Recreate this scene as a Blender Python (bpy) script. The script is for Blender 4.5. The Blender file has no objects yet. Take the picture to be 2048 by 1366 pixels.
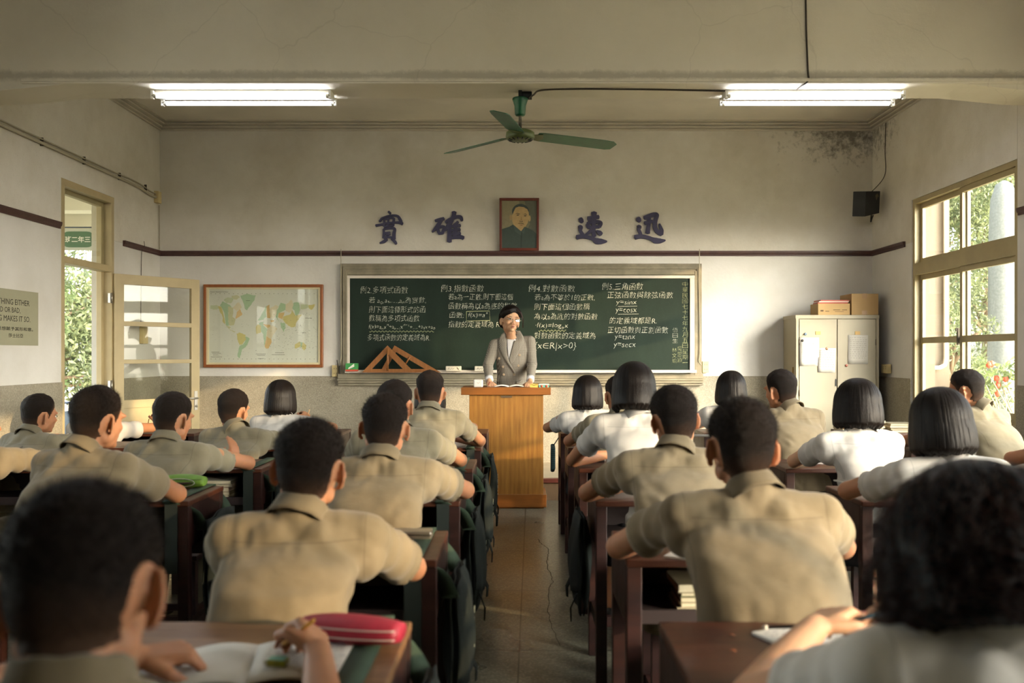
import bpy, bmesh, math, random
import numpy as np
from mathutils import Vector, Matrix, Euler
random.seed(7); rng = np.random.default_rng(7)
PI = math.pi
sc = bpy.context.scene
col = sc.collection

# ---------------------------------------------------------------- camera
CAMZ = 1.342; FPX = 1824.0; VX, VY = 1038.0, 708.0
cd = bpy.data.cameras.new('camera'); cam = bpy.data.objects.new('camera', cd); col.objects.link(cam)
cam.location = (0, 0, CAMZ); cam.rotation_euler = (PI/2, 0, 0)
cd.sensor_width = 36.0; cd.lens = FPX*36.0/2048.0
cd.shift_x = (1024-VX)/2048.0; cd.shift_y = (VY-683)/2048.0
cd.clip_start = .05; cd.clip_end = 200
cd.dof.use_dof = True; cd.dof.focus_distance = 7.6; cd.dof.aperture_fstop = 3.0
sc.camera = cam

# ---------------------------------------------------------------- view
sc.view_settings.view_transform = 'Standard'; sc.view_settings.look = 'None'
sc.view_settings.gamma = 1.0; sc.view_settings.use_curve_mapping = False
sc.view_settings.exposure = 0.45
cy = sc.cycles
cy.use_denoising = True
cy.max_bounces = 7; cy.diffuse_bounces = 4; cy.glossy_bounces = 3; cy.transmission_bounces = 4
cy.transparent_max_bounces = 8; cy.caustics_reflective = False; cy.caustics_refractive = False
cy.sample_clamp_indirect = 6.0

# ---------------------------------------------------------------- world (overcast-bright sky) and low sun
w = bpy.data.worlds.new('world'); sc.world = w; w.use_nodes = True
nt = w.node_tree; bg = nt.nodes['Background']
sky = nt.nodes.new('ShaderNodeTexSky'); sky.sky_type = 'NISHITA'; sky.sun_disc = False
sky.sun_elevation = math.radians(22); sky.sun_rotation = math.radians(130); sky.air_density = 1.0; sky.dust_density = 3.0
hs = nt.nodes.new('ShaderNodeHueSaturation'); hs.inputs['Saturation'].default_value = .35
nt.links.new(sky.outputs[0], hs.inputs['Color']); nt.links.new(hs.outputs[0], bg.inputs['Color'])
bg.inputs['Strength'].default_value = 1.7
SUN_DIR = Vector((-.87, .49, -.212)).normalized()
sd = bpy.data.lights.new('sun', 'SUN'); so = bpy.data.objects.new('sun', sd); col.objects.link(so)
sd.energy = 5.0; sd.color = (1.0, .72, .42); sd.angle = math.radians(.7)
so.rotation_euler = SUN_DIR.to_track_quat('-Z', 'Y').to_euler(); so.location = (8, -6, 5)
WIN_R = [(6.81, 8.64), (4.35, 6.18), (1.90, 3.73), (-.55, 1.28)]
WIN_L = [(4.20, 6.00), (1.75, 3.55)]
XL, XR, YB, YF, ZC, TH = -3.78, 3.72, 9.6, -3.3, 3.78, .21
SILL, HEAD = .80, 2.80
def portal(x, y0, y1, z0, z1, s):
    l = bpy.data.lights.new('sky_portal', 'AREA'); o = bpy.data.objects.new('sky_portal', l); col.objects.link(o)
    l.shape = 'RECTANGLE'; l.size = z1-z0; l.size_y = y1-y0; l.cycles.is_portal = True
    o.location = (x, (y0+y1)/2, (z0+z1)/2); o.rotation_euler = (0, PI/2*s, 0)
for y0, y1 in WIN_R: portal(XR+TH+.02, y0, y1, SILL, HEAD, 1)
for y0, y1 in WIN_L: portal(XL-TH-.02, y0, y1, SILL, HEAD, -1)
portal(XL-TH-.02, 7.53, 8.51, 0, HEAD, -1)

# ---------------------------------------------------------------- helpers
def at(x, y, Y):
    "photo pixel at distance Y -> point"
    return Vector(((x-VX)/FPX*Y, Y, CAMZ+(VY-y)/FPX*Y))
def lin(c):
    if isinstance(c, str):
        c = tuple(int(c[i:i+2], 16)/255 for i in (0, 2, 4))
    return tuple((v/12.92 if v <= .04045 else ((v+.055)/1.055)**2.4) for v in c[:3])+(1,)
class NT:
    def __init__(s, m): s.m = m; m.use_nodes = True; s.t = m.node_tree; s.b = s.t.nodes['Principled BSDF']
    def n(s, k, **a):
        x = s.t.nodes.new(k)
        for q, v in a.items():
            if q in x.inputs: x.inputs[q].default_value = v
            else: setattr(x, q, v)
        return x
    def l(s, a, b): s.t.links.new(a, b)
    def coord(s, scale=(1, 1, 1), rot=(0, 0, 0), kind='Object', loc=(0, 0, 0)):
        tc = s.n('ShaderNodeTexCoord'); mp = s.n('ShaderNodeMapping')
        mp.inputs['Scale'].default_value = scale; mp.inputs['Rotation'].default_value = rot; mp.inputs['Location'].default_value = loc
        s.l(tc.outputs[kind], mp.inputs['Vector']); return mp.outputs[0]
    def noise(s, vec, scale, detail=4, rough=.55):
        x = s.n('ShaderNodeTexNoise'); x.inputs['Scale'].default_value = scale; x.inputs['Detail'].default_value = detail
        x.inputs['Roughness'].default_value = rough
        if vec is not None: s.l(vec, x.inputs['Vector'])
        return x.outputs['Fac']
    def ramp(s, fac, stops):
        r = s.n('ShaderNodeValToRGB'); e = r.color_ramp.elements
        while len(e) < len(stops): e.new(.5)
        for i, (p, c) in enumerate(stops): e[i].position = p; e[i].color = c if len(c) == 4 else tuple(c)+(1,)
        s.l(fac, r.inputs[0]); return r.outputs[0]
    def mix(s, f, a, b, mode='MIX'):
        x = s.n('ShaderNodeMix', data_type='RGBA', blend_type=mode)
        for sock, v in ((x.inputs[0], f), (x.inputs[6], a), (x.inputs[7], b)):
            if hasattr(v, 'is_linked'): s.l(v, sock)
            else: sock.default_value = v
        return x.outputs[2]
    def math(s, op, a, b=0.0, c=0.0):
        x = s.n('ShaderNodeMath', operation=op)
        for i, v in enumerate((a, b, c)):
            if hasattr(v, 'is_linked'): s.l(v, x.inputs[i])
            else: x.inputs[i].default_value = v
        return x.outputs[0]
    def bump(s, h, strength, dist=.01):
        x = s.n('ShaderNodeBump'); x.inputs['Strength'].default_value = strength; x.inputs['Distance'].default_value = dist
        s.l(h, x.inputs['Height']); s.l(x.outputs[0], s.b.inputs['Normal'])
    def base(s, v):
        if hasattr(v, 'is_linked'): s.l(v, s.b.inputs['Base Color'])
        else: s.b.inputs['Base Color'].default_value = v
MATS = {}
def mat(name, c='808080', rough=.6, var=0.0, vs=8.0, bump=0.0, bs=60.0, metal=0.0, spec=.5, c2=None, stretch=(1, 1, 1), bd=.004):
    if name in MATS: return MATS[name]
    m = bpy.data.materials.new(name); t = NT(m); MATS[name] = m
    t.b.inputs['Roughness'].default_value = rough; t.b.inputs['Metallic'].default_value = metal
    t.b.inputs['Specular IOR Level'].default_value = spec
    a = lin(c)
    if var or c2 or bump: v = t.coord(stretch)
    if c2 or var:
        b = lin(c2) if c2 else tuple(x*(1-var) for x in a[:3])+(1,)
        f = t.noise(v, vs)
        t.base(t.ramp(f, [(.35, b), (.65, a)]))
    else: t.base(a)
    if bump: t.bump(t.noise(v, bs, 5), bump, bd)
    return m
def emit(name, c, s):
    m = bpy.data.materials.new(name); t = NT(m); t.base((0, 0, 0, 1)); MATS[name] = m
    t.b.inputs['Emission Color'].default_value = lin(c); t.b.inputs['Emission Strength'].default_value = s; return m

def tag(o, label=None, cat=None, group=None, kind=None):
    if label: o['label'] = label
    if cat: o['category'] = cat
    if group: o['group'] = group
    if kind: o['kind'] = kind
    return o
def empty(name, loc=(0, 0, 0), label=None, cat=None, group=None, rz=0):
    o = bpy.data.objects.new(name, None); col.objects.link(o); o.location = loc; o.rotation_euler = (0, 0, rz)
    o.empty_display_size = .1
    return tag(o, label, cat, group)
class MB:
    "collects solid shapes, then links them as ONE mesh object"
    def __init__(s): s.V = []; s.F = []; s.M = []; s.S = []; s.mats = []
    def mi(s, m):
        if m not in s.mats: s.mats.append(m)
        return s.mats.index(m)
    def add(s, V, F, m=None, smooth=False):
        k = len(s.V); s.V += [tuple(v) for v in V]; i = s.mi(m) if m else 0
        for f in F: s.F.append(tuple(q+k for q in f)); s.M.append(i); s.S.append(smooth)
        return s
    def box(s, a, b, m=None, M=None):
        e = .00016*(len(s.V)//8 % 11); (x0, y0, z0), (x1, y1, z1) = a, b
        if min(abs(x1-x0), abs(y1-y0), abs(z1-z0)) > .0045: x0 += e; y0 += e; z0 += e*(z0 != 0); x1 -= e; y1 -= e; z1 -= e
        V = [(x0, y0, z0), (x1, y0, z0), (x1, y1, z0), (x0, y1, z0), (x0, y0, z1), (x1, y0, z1), (x1, y1, z1), (x0, y1, z1)]
        if M is not None: V = [M @ Vector(v) for v in V]
        return s.add(V, [(0, 3, 2, 1), (4, 5, 6, 7), (0, 1, 5, 4), (1, 2, 6, 5), (2, 3, 7, 6), (3, 0, 4, 7)], m)
    def cb(s, c, d, m=None, M=None):
        return s.box([c[i]-d[i]/2 for i in range(3)], [c[i]+d[i]/2 for i in range(3)], m, M)
    def tube(s, pts, r, n=8, m=None, cap=True, smooth=True, flat=None):
        pts = [Vector(p) for p in pts]; R = r if hasattr(r, '__len__') else [r]*len(pts)
        rings = []; prev = None; V = []
        for i, p in enumerate(pts):
            d = (pts[min(i+1, len(pts)-1)]-pts[max(i-1, 0)])
            if d.length < 1e-9: d = Vector((0, 0, 1))
            d.normalize()
            if prev is None:
                u = d.cross(Vector((0, 0, 1)))
                if u.length < .1: u = d.cross(Vector((0, 1, 0)))
            else: u = prev-d*prev.dot(d)
            u.normalize(); prev = u; v = d.cross(u)
            for k in range(n):
                a = 2*PI*k/n; V.append(p+(u*math.cos(a)+v*math.sin(a)*(flat or 1))*R[i])
        F = [(i*n+k, i*n+(k+1) % n, (i+1)*n+(k+1) % n, (i+1)*n+k) for i in range(len(pts)-1) for k in range(n)]
        if cap: F += [tuple(range(n))[::-1], tuple((len(pts)-1)*n+k for k in range(n))]
        return s.add(V, F, m, smooth)
    def lathe(s, prof, n=24, c=(0, 0, 0), m=None, smooth=True, M=None):
        V = []
        for r, z in prof:
            for k in range(n):
                a = 2*PI*k/n; V.append(Vector((c[0]+r*math.cos(a), c[1]+r*math.sin(a), c[2]+z)))
        if M is not None: V = [M @ v for v in V]
        L = len(prof)
        F = [(i*n+k, i*n+(k+1) % n, (i+1)*n+(k+1) % n, (i+1)*n+k) for i in range(L-1) for k in range(n)]
        F += [tuple(range(n))[::-1], tuple((L-1)*n+k for k in range(n))]
        return s.add(V, F, m, smooth)
    def prism(s, poly, f0, f1, m=None):
        "poly: 2D outline; f0,f1 map (a,b) -> 3D for the two faces"
        n = len(poly); V = [f0(*p) for p in poly]+[f1(*p) for p in poly]
        F = [tuple(range(n))[::-1], tuple(range(n, 2*n))]+[(i, (i+1) % n, n+(i+1) % n, n+i) for i in range(n)]
        return s.add(V, F, m)
    def grid(s, P, m=None, smooth=True, closed=False):
        P = np.asarray(P); a, b = P.shape[:2]; V = P.reshape(-1, 3)
        F = [(i*b+j, i*b+(j+1) % b, (i+1)*b+(j+1) % b, (i+1)*b+j) for i in range(a-1) for j in range(b if closed else b-1)]
        return s.add(V, F, m, smooth)
    def build(s, name, m=None, parent=None, loc=None, bevel=0, seg=2, fix=True, solid=0, rot=None):
        me = bpy.data.meshes.new(name); me.from_pydata(s.V, [], s.F)
        for q in (s.mats or ([m] if m else [])): me.materials.append(q)
        if s.mats: me.polygons.foreach_set('material_index', s.M)
        me.polygons.foreach_set('use_smooth', s.S)
        if fix:
            bm = bmesh.new(); bm.from_mesh(me); bmesh.ops.recalc_face_normals(bm, faces=bm.faces); bm.to_mesh(me); bm.free()
        me.update()
        o = bpy.data.objects.new(name, me); col.objects.link(o)
        if parent: o.parent = parent
        if loc is not None: o.location = loc
        if rot is not None: o.rotation_euler = rot
        if solid:
            q = o.modifiers.new('s', 'SOLIDIFY'); q.thickness = solid; q.offset = 0
        if bevel:
            q = o.modifiers.new('b', 'BEVEL'); q.width = bevel; q.segments = seg; q.limit_method = 'ANGLE'; q.angle_limit = math.radians(35)
        return o
def one(name, m, fn, parent=None, **k):
    b = MB(); fn(b); return b.build(name, m, parent, **k)
def copy_tree(o, parent=None):
    c = o.copy(); col.objects.link(c); c.parent = parent
    for ch in list(o.children): copy_tree(ch, c)
    return c
def text_mesh(body, offset=0.0, extrude=0.0, shear=0.0, vertical=False, res=2):
    cu = bpy.data.curves.new('t', 'FONT'); cu.body = body; cu.size = 1; cu.offset = offset; cu.extrude = extrude
    cu.shear = shear; cu.resolution_u = res; cu.space_line = 1.0
    o = bpy.data.objects.new('t', cu); col.objects.link(o)
    dg = bpy.context.evaluated_depsgraph_get(); me = bpy.data.meshes.new_from_object(o.evaluated_get(dg))
    bpy.data.objects.remove(o); bpy.data.curves.remove(cu)
    V = np.empty(len(me.vertices)*3); me.vertices.foreach_get('co', V); V = V.reshape(-1, 3)
    F = [tuple(p.vertices) for p in me.polygons]; bpy.data.meshes.remove(me)
    if len(V) == 0: return V, F
    return V, F
def fit_text(mb, body, fmap, w=None, h=None, m=None, jitter=0, **k):
    """add text to mb; fmap maps (a,b,c) with a in 0..w, b in -h/2..h/2"""
    V, F = text_mesh(body, **k)
    if len(V) == 0: return
    x0, x1 = V[:, 0].min(), V[:, 0].max(); y0, y1 = V[:, 1].min(), V[:, 1].max()
    sx = w/(x1-x0) if w else None; sy = h/(y1-y0) if h else None
    if sx is None: sx = sy
    if sy is None: sy = sx
    A = (V[:, 0]-x0)*sx; B = (V[:, 1]-(y0+y1)/2)*sy
    if jitter:
        A = A+jitter*np.sin(B*1400+A*310)*.5+jitter*np.sin(A*900+1)*.4; B = B+jitter*np.sin(A*700+B*500)*.6+jitter*1.5*np.sin(A*37)
    mb.add([fmap(a, b, c) for a, b, c in zip(A, B, V[:, 2])], F, m)
def struct(o): o['kind'] = 'structure'; return o
# ---------------------------------------------------------------- setting materials
def plaster():
    m = bpy.data.materials.new('aged_plaster'); t = NT(m); MATS['plaster'] = m
    v = t.coord(); big = t.noise(v, .9, 6, .6); med = t.noise(v, 5, 5, .6)
    c = t.ramp(big, [(.28, lin('c0b9a8')), (.48, lin('d6d1c4')), (.70, lin('deDACf'))])
    c = t.mix(t.ramp(med, [(.3, (0, 0, 0, 1)), (.75, (.35,)*3+(1,))]), c, lin('bfb7a4'))
    # mould creeping from the right-hand upper corner and the cornice
    g = t.n('ShaderNodeNewGeometry'); sx = t.n('ShaderNodeSeparateXYZ'); t.l(g.outputs['Position'], sx.inputs[0])
    dx = t.math('SUBTRACT', sx.outputs[0], 3.5); dy = t.math('SUBTRACT', sx.outputs[1], 9.6); dz = t.math('SUBTRACT', sx.outputs[2], 3.65)
    d = t.math('SQRT', t.math('ADD', t.math('MULTIPLY', dx, t.math('MULTIPLY', dx, .8)), t.math('ADD', t.math('MULTIPLY', dy, dy), t.math('MULTIPLY', dz, t.math('MULTIPLY', dz, 5.0)))))
    k = t.math('SUBTRACT', t.noise(v, 14, 8, .75), t.math('MULTIPLY', d, .34))
    c = t.mix(t.ramp(k, [(.30, (0, 0, 0, 1)), (.52, (.75,)*3+(1,))]), c, lin('4f4a3c'))
    sp = t.noise(v, 120, 2, .5)
    t.base(t.mix(t.ramp(sp, [(.66, (0, 0, 0, 1)), (.74, (.35,)*3+(1,))]), c, lin('7a7360')))
    t.b.inputs['Roughness'].default_value = .85; t.b.inputs['Specular IOR Level'].default_value = .25
    t.bump(t.noise(v, 28, 6, .7), .35, .01); return m
def washwall():
    m = bpy.data.materials.new('lower_whitewash'); t = NT(m)
    v = t.coord(); c = t.ramp(t.noise(v, 1.6, 5), [(.3, lin('c8c4ba')), (.7, lin('d9d6cf'))])
    t.base(c); t.b.inputs['Roughness'].default_value = .8; t.bump(t.noise(v, 30, 6), .25, .008); return m
def terrazzo_wall():
    m = bpy.data.materials.new('washed_terrazzo_dado'); t = NT(m)
    v = t.coord(); vo = t.n('ShaderNodeTexVoronoi'); vo.inputs['Scale'].default_value = 130; t.l(v, vo.inputs['Vector'])
    hsv = t.ramp(vo.outputs['Color'], [(.1, lin('5c5648')), (.5, lin('857d6b')), (.9, lin('a79f8b'))])
    big = t.ramp(t.noise(v, 2.2, 5, .6), [(.3, lin('8b8370')), (.7, lin('b3aa96'))])
    t.base(t.mix(.5, hsv, big, 'MULTIPLY') if 0 else t.mix(.55, hsv, big))
    t.b.inputs['Roughness'].default_value = .75; t.bump(vo.outputs['Distance'], .5, .004); return m
def terrazzo_floor():
    m = bpy.data.materials.new('terrazzo_floor'); t = NT(m)
    v = t.coord(rot=(0, 0, math.radians(.85))); vo = t.n('ShaderNodeTexVoronoi'); vo.inputs['Scale'].default_value = 110; t.l(v, vo.inputs['Vector'])
    chips = t.ramp(vo.outputs['Color'], [(.1, lin('4a4a40')), (.55, lin('6d6b5c')), (.85, lin('9a9682'))])
    big = t.ramp(t.noise(v, .8, 3, .5), [(.2, lin('50524a')), (.8, lin('64655a'))])
    c = t.mix(.5, chips, big)
    br = t.n('ShaderNodeTexBrick'); br.offset = 0; br.inputs['Scale'].default_value = 1
    br.inputs['Brick Width'].default_value = 1.04; br.inputs['Row Height'].default_value = 1.04; br.inputs['Mortar Size'].default_value = .004
    mp = t.coord(rot=(0, 0, math.radians(.85)), loc=(.06, .03, 0)); t.l(mp, br.inputs['Vector'])
    t.base(t.mix(br.outputs['Fac'], c, lin('2c2920')))
    t.l(t.math('ADD', t.math('MULTIPLY', t.noise(v, 2, 3), .15), .22), t.b.inputs['Roughness'])
    t.bump(t.noise(v, 60, 3), .08, .003); return m
PL = plaster(); WW = washwall(); TW = terrazzo_wall(); TF = terrazzo_floor()
CEIL = mat('ceiling_paint', 'e0d9c9', .85, .12, 1.5, .2, 20)
def beam_mat():
    m = bpy.data.materials.new('beam_plaster'); t = NT(m); v = t.coord()
    c = t.ramp(t.noise(v, .8, 6, .6), [(.3, lin('d3ccb9')), (.7, lin('e4decd'))])
    g = t.n('ShaderNodeNewGeometry'); s_ = t.n('ShaderNodeSeparateXYZ'); t.l(g.outputs['Position'], s_.inputs[0])
    edge = t.math('SUBTRACT', t.math('MULTIPLY', t.noise(v, 6, 8, .8), .10), t.math('ABSOLUTE', t.math('SUBTRACT', s_.outputs[2], 3.205)))
    c = t.mix(t.ramp(edge, [(.012, (0, 0, 0, 1)), (.04, (.4,)*3+(1,))]), c, lin('6c6650'))
    wv = t.n('ShaderNodeTexVoronoi', feature='DISTANCE_TO_EDGE'); wv.inputs['Scale'].default_value = .8
    dm = t.n('ShaderNodeVectorMath', operation='ADD'); nz = t.n('ShaderNodeTexNoise'); nz.inputs['Scale'].default_value = 6
    t.l(v, nz.inputs['Vector']); sc_ = t.n('ShaderNodeVectorMath', operation='SCALE'); sc_.inputs['Scale'].default_value = .12
    t.l(nz.outputs['Color'], sc_.inputs[0]); t.l(v, dm.inputs[0]); t.l(sc_.outputs[0], dm.inputs[1]); t.l(dm.outputs[0], wv.inputs['Vector'])
    c = t.mix(t.ramp(wv.outputs['Distance'], [(.0, (.12,)*3+(1,)), (.0020, (0, 0, 0, 1))]), c, lin('5d5644'))
    t.base(c); t.b.inputs['Roughness'].default_value = .85; t.bump(t.noise(v, 22, 6, .7), .3, .01); return m
BEAM = beam_mat()
BROWN = mat('brown_rail_paint', '4b2f29', .45, .25, 12, .3, 40)
TAN = mat('tan_aluminium_frame', 'a3946c', .5, .12, 6, .05, 50, spec=.5)
TAN2 = mat('cream_door_paint', 'b3a27a', .5, .1, 5, .1, 40)
def glass_mat():
    m = bpy.data.materials.new('window_glass'); t = NT(m); nt_ = m.node_tree
    tr = t.n('ShaderNodeBsdfTransparent'); tr.inputs[0].default_value = (.95, .96, .94, 1)
    gl = t.n('ShaderNodeBsdfGlossy'); gl.inputs['Roughness'].default_value = .02
    lw = t.n('ShaderNodeLayerWeight'); lw.inputs[0].default_value = .5; mx = t.n('ShaderNodeMixShader')
    fo = t.math('ADD', t.math('MULTIPLY', t.math('POWER', lw.outputs['Facing'], 4.0), .5), .03)
    out = [n for n in nt_.nodes if n.type == 'OUTPUT_MATERIAL'][0]
    t.l(fo, mx.inputs[0]); t.l(tr.outputs[0], mx.inputs[1]); t.l(gl.outputs[0], mx.inputs[2]); t.l(mx.outputs[0], out.inputs[0])
    return m
GLASS = glass_mat()

# ---------------------------------------------------------------- shell
struct(one('floor', TF, lambda b: b.box((XL-TH, YF-.2, -.1), (XR+TH, YB+TH, 0))))
struct(one('ceiling', CEIL, lambda b: b.box((XL-TH, YF-.2, ZC), (XR+TH, YB+TH, ZC+.15))))
DZ = 1.11; RZ = 2.40
def backwall(b):
    b.box((XL-TH, YB, 0), (XR+TH, YB+TH, RZ), WW); b.box((XL-TH, YB, RZ), (XR+TH, YB+TH, ZC), PL)
    b.box((XL, YB-.012, 0), (XR, YB, DZ), TW)
struct(one('wall_back', None, backwall))
struct(one('wall_rear', WW, lambda b: b.box((XL-TH, YF-TH, 0), (XR+TH, YF, ZC))))
def sidewall(x_in, s, opens):
    "s=+1 right, -1 left; opens: list of (y0,y1,sill)"
    b = MB(); x0, x1 = sorted((x_in, x_in+s*TH)); ys = [YF]
    def slab(y0, y1, z0, z1):
        for a, c, m in ((0, RZ, WW), (RZ, ZC, PL)):
            lo, hi = max(a, z0), min(c, z1)
            if hi > lo: b.box((x0, y0, lo), (x1, y1, hi), m)
        if z0 < DZ:
            xi = sorted((x_in, x_in-s*.012)); b.box((xi[0], y0, z0), (xi[1], y1, min(DZ, z1)), TW)
    cur = YF
    for y0, y1, sl in sorted(opens):
        slab(cur, y0, 0, ZC)
        if sl > 0: slab(y0, y1, 0, sl)
        slab(y0, y1, HEAD, ZC); cur = y1
    slab(cur, YB, 0, ZC)
    return b
struct(sidewall(XR, 1, [(a, c, SILL) for a, c in WIN_R]).build('wall_right'))
struct(sidewall(XL, -1, [(a, c, SILL) for a, c in WIN_L]+[(7.53, 8.51, 0)]).build('wall_left'))

# beam across the room, haunched at both ends, with a small cove on its lower edge
def beam(b):
    Y1, Y2, ZS = 6.10, 6.447, 3.148
    b.box((XL, Y1, ZS), (XR, Y2, ZC))
    b.box((XL+.46, Y1-.014, ZS), (XR-.32, Y1, ZS+.012)); b.box((XL+.46, Y1-.022, ZS+.012), (XR-.32, Y1, ZS+.034))
    for xi, s in ((XL, 1), (XR, -1)):
        pr = [(xi, ZS), (xi+s*.75, ZS), (xi+s*.3, ZS-.045), (xi, ZS-.05)]
        b.prism(pr, lambda x, z: (x, Y1, z), lambda x, z: (x, Y2, z))
struct(one('ceiling_beam', BEAM, beam))
# cornice: three stepped fillets round the front bay
CO = mat('cornice_plaster', 'ccc4b1', .85, .15, 3)
def cornice(b):
    prof = [(0, 3.69), (.022, 3.692), (.022, 3.706), (.010, 3.709), (.010, 3.713), (.045, 3.716), (.045, 3.732), (.030, 3.735), (.030, 3.740), (.075, 3.743), (.075, 3.758), (.058, 3.761), (.058, 3.766), (.11, 3.769), (.11, ZC), (0, ZC)]
    b.prism(prof, lambda d, z: (XL, YB-d, z), lambda d, z: (XR, YB-d, z))
    b.prism(prof, lambda d, z: (XL+d, 6.447, z), lambda d, z: (XL+d, YB, z))
    b.prism(prof, lambda d, z: (XR-d, 6.447, z), lambda d, z: (XR-d, YB, z))
struct(one('trim_1', CO, cornice))
# dark picture rail on the three walls
def rail_prof(): return [(0, -.028), (.014, -.028), (.014, -.012), (.022, -.004), (.026, .012), (.026, .026), (0, .026)]
def rail(nm, f0, f1): struct(one(nm, BROWN, lambda b: b.prism(rail_prof(), f0, f1)))
rail('trim_2', lambda d, z: (XL, YB-d, RZ+z), lambda d, z: (XR, YB-d, RZ+z))
rail('trim_3', lambda d, z: (XL+d, 8.70, RZ+z), lambda d, z: (XL+d, YB-.02, RZ+z))
rail('trim_4', lambda d, z: (XL+d, 3.7, RZ+z), lambda d, z: (XL+d, 7.50, RZ+z))
rail('trim_5', lambda d, z: (XR-d, 8.78, RZ+z), lambda d, z: (XR-d, YB-.02, RZ+z))
rail('trim_6', lambda d, z: (XR-d, 6.22, RZ+z), lambda d, z: (XR-d, 6.78, RZ+z))
# raised teaching platform in front of the blackboard
PLT = mat('platform_terrazzo', '7a6348', .6, .25, 5, .3, 90); NOS = mat('platform_red_nosing', '6b3428', .45, .2, 9)
PT2 = mat('platform_top', 'b0a48c', .5, .2, 4)
def platf(b):
    b.box((-2.25, 8.36, 0), (2.3, YB-.012, .165), PLT); b.box((-2.27, 8.34, .165), (2.32, YB-.012, .20), NOS)
    b.box((-2.24, 8.40, .20), (2.29, YB-.012, .204), PT2)
struct(one('teaching_platform', None, platf))
# floor crack
def crack(b):
    pts = [(1076, 1078), (1083, 1087), (1098, 1100), (1096, 1112), (1093, 1127), (1100, 1147), (1106, 1163), (1099, 1178), (1096, 1225), (1107, 1262), (1121, 1300)]
    P = []
    for i, (x, y) in enumerate(pts):
        Y = CAMZ*FPX/(y-VY); P.append(Vector(((x-VX)/FPX*Y, Y, .0015)))
    Q = []
    for a, c in zip(P, P[1:]):
        for k in range(6): Q.append(a.lerp(c, k/6)+Vector((random.uniform(-.006, .006), random.uniform(-.006, .006), 0)))
    V = []; F = []
    for i, q in enumerate(Q):
        wd = .0022*(1-.5*i/len(Q)); V += [q+Vector((-wd, 0, 0)), q+Vector((wd, 0, 0))]
        if i: F.append((2*i-2, 2*i-1, 2*i+1, 2*i))
    b.add(V, F)
fl = bpy.data.objects['floor']; one('crack', mat('crack_dark', '241f17', .9), crack, parent=fl)

# ---------------------------------------------------------------- windows on the right
def window(nm, y0, y1, x_in, s):
    xm = x_in+s*.06; r = MB(); f = .045
    def bar(ya, yb, za, zb, d=.035, xo=0): r.box(sorted_box((xm+xo-d, ya, za), (xm+xo+d, yb, zb))[0], sorted_box((xm+xo-d, ya, za), (xm+xo+d, yb, zb))[1])
    bar(y0, y1, HEAD-f, HEAD, .05); bar(y0, y1, SILL, SILL+f, .05); bar(y0, y0+f, SILL, HEAD, .05); bar(y1-f, y1, SILL, HEAD, .05)
    ZM = 2.14; bar(y0, y1, ZM-.055, ZM+.055, .05)
    o = r.build(nm, TAN); o['kind'] = 'structure'
    ym = (y0+y1)/2
    k = 0
    for (za, zb, cross) in ((ZM+.055, HEAD-f, None), (SILL+f, ZM-.055, 1.47)):
        for (ya, yb, xo) in ((y0+f, ym+.03, -.018), (ym-.03, y1-f, .018)):
            q = MB(); xs = xm+xo
            for A, B in (((ya, yb, zb-.05, zb)), ((ya, yb, za, za+.05))) if 0 else (): pass
            def fr(a, c, d, e): q.box((xs-.014, a, d), (xs+.014, c, e))
            fr(ya, yb, zb-.045, zb); fr(ya, yb, za, za+.045); fr(ya, ya+.045, za, zb); fr(yb-.045, yb, za, zb)
            if cross: fr(ya+.045, yb-.045, cross-.028, cross+.028)
            sash = q.build('sash', TAN, o)
            g = MB(); g.box((xs-.003, ya+.04, za+.04), (xs+.003, yb-.04, zb-.04)); g.build('glass_pane', GLASS, sash)
            k += 1
    l = MB(); l.box((xm-s*.06-.008, ym-.012, 1.42), (xm-s*.06+.008, ym+.012, 1.56)); l.cb((xm-s*.07, ym, 1.55), (.02, .014, .03)); l.build('latch', mat('dark_latch', '2b2418', .4, metal=.6), o)
    return o
def sorted_box(a, b): return [min(a[i], b[i]) for i in range(3)], [max(a[i], b[i]) for i in range(3)]
for i, (a, c) in enumerate(WIN_R): window('window_%d' % (i+1), a, c, XR, 1)
for i, (a, c) in enumerate(WIN_L): window('window_%d' % (i+5), a, c, XL, -1)
# white window reveals: narrow plaster lining beside the near windows is the wall itself

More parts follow.
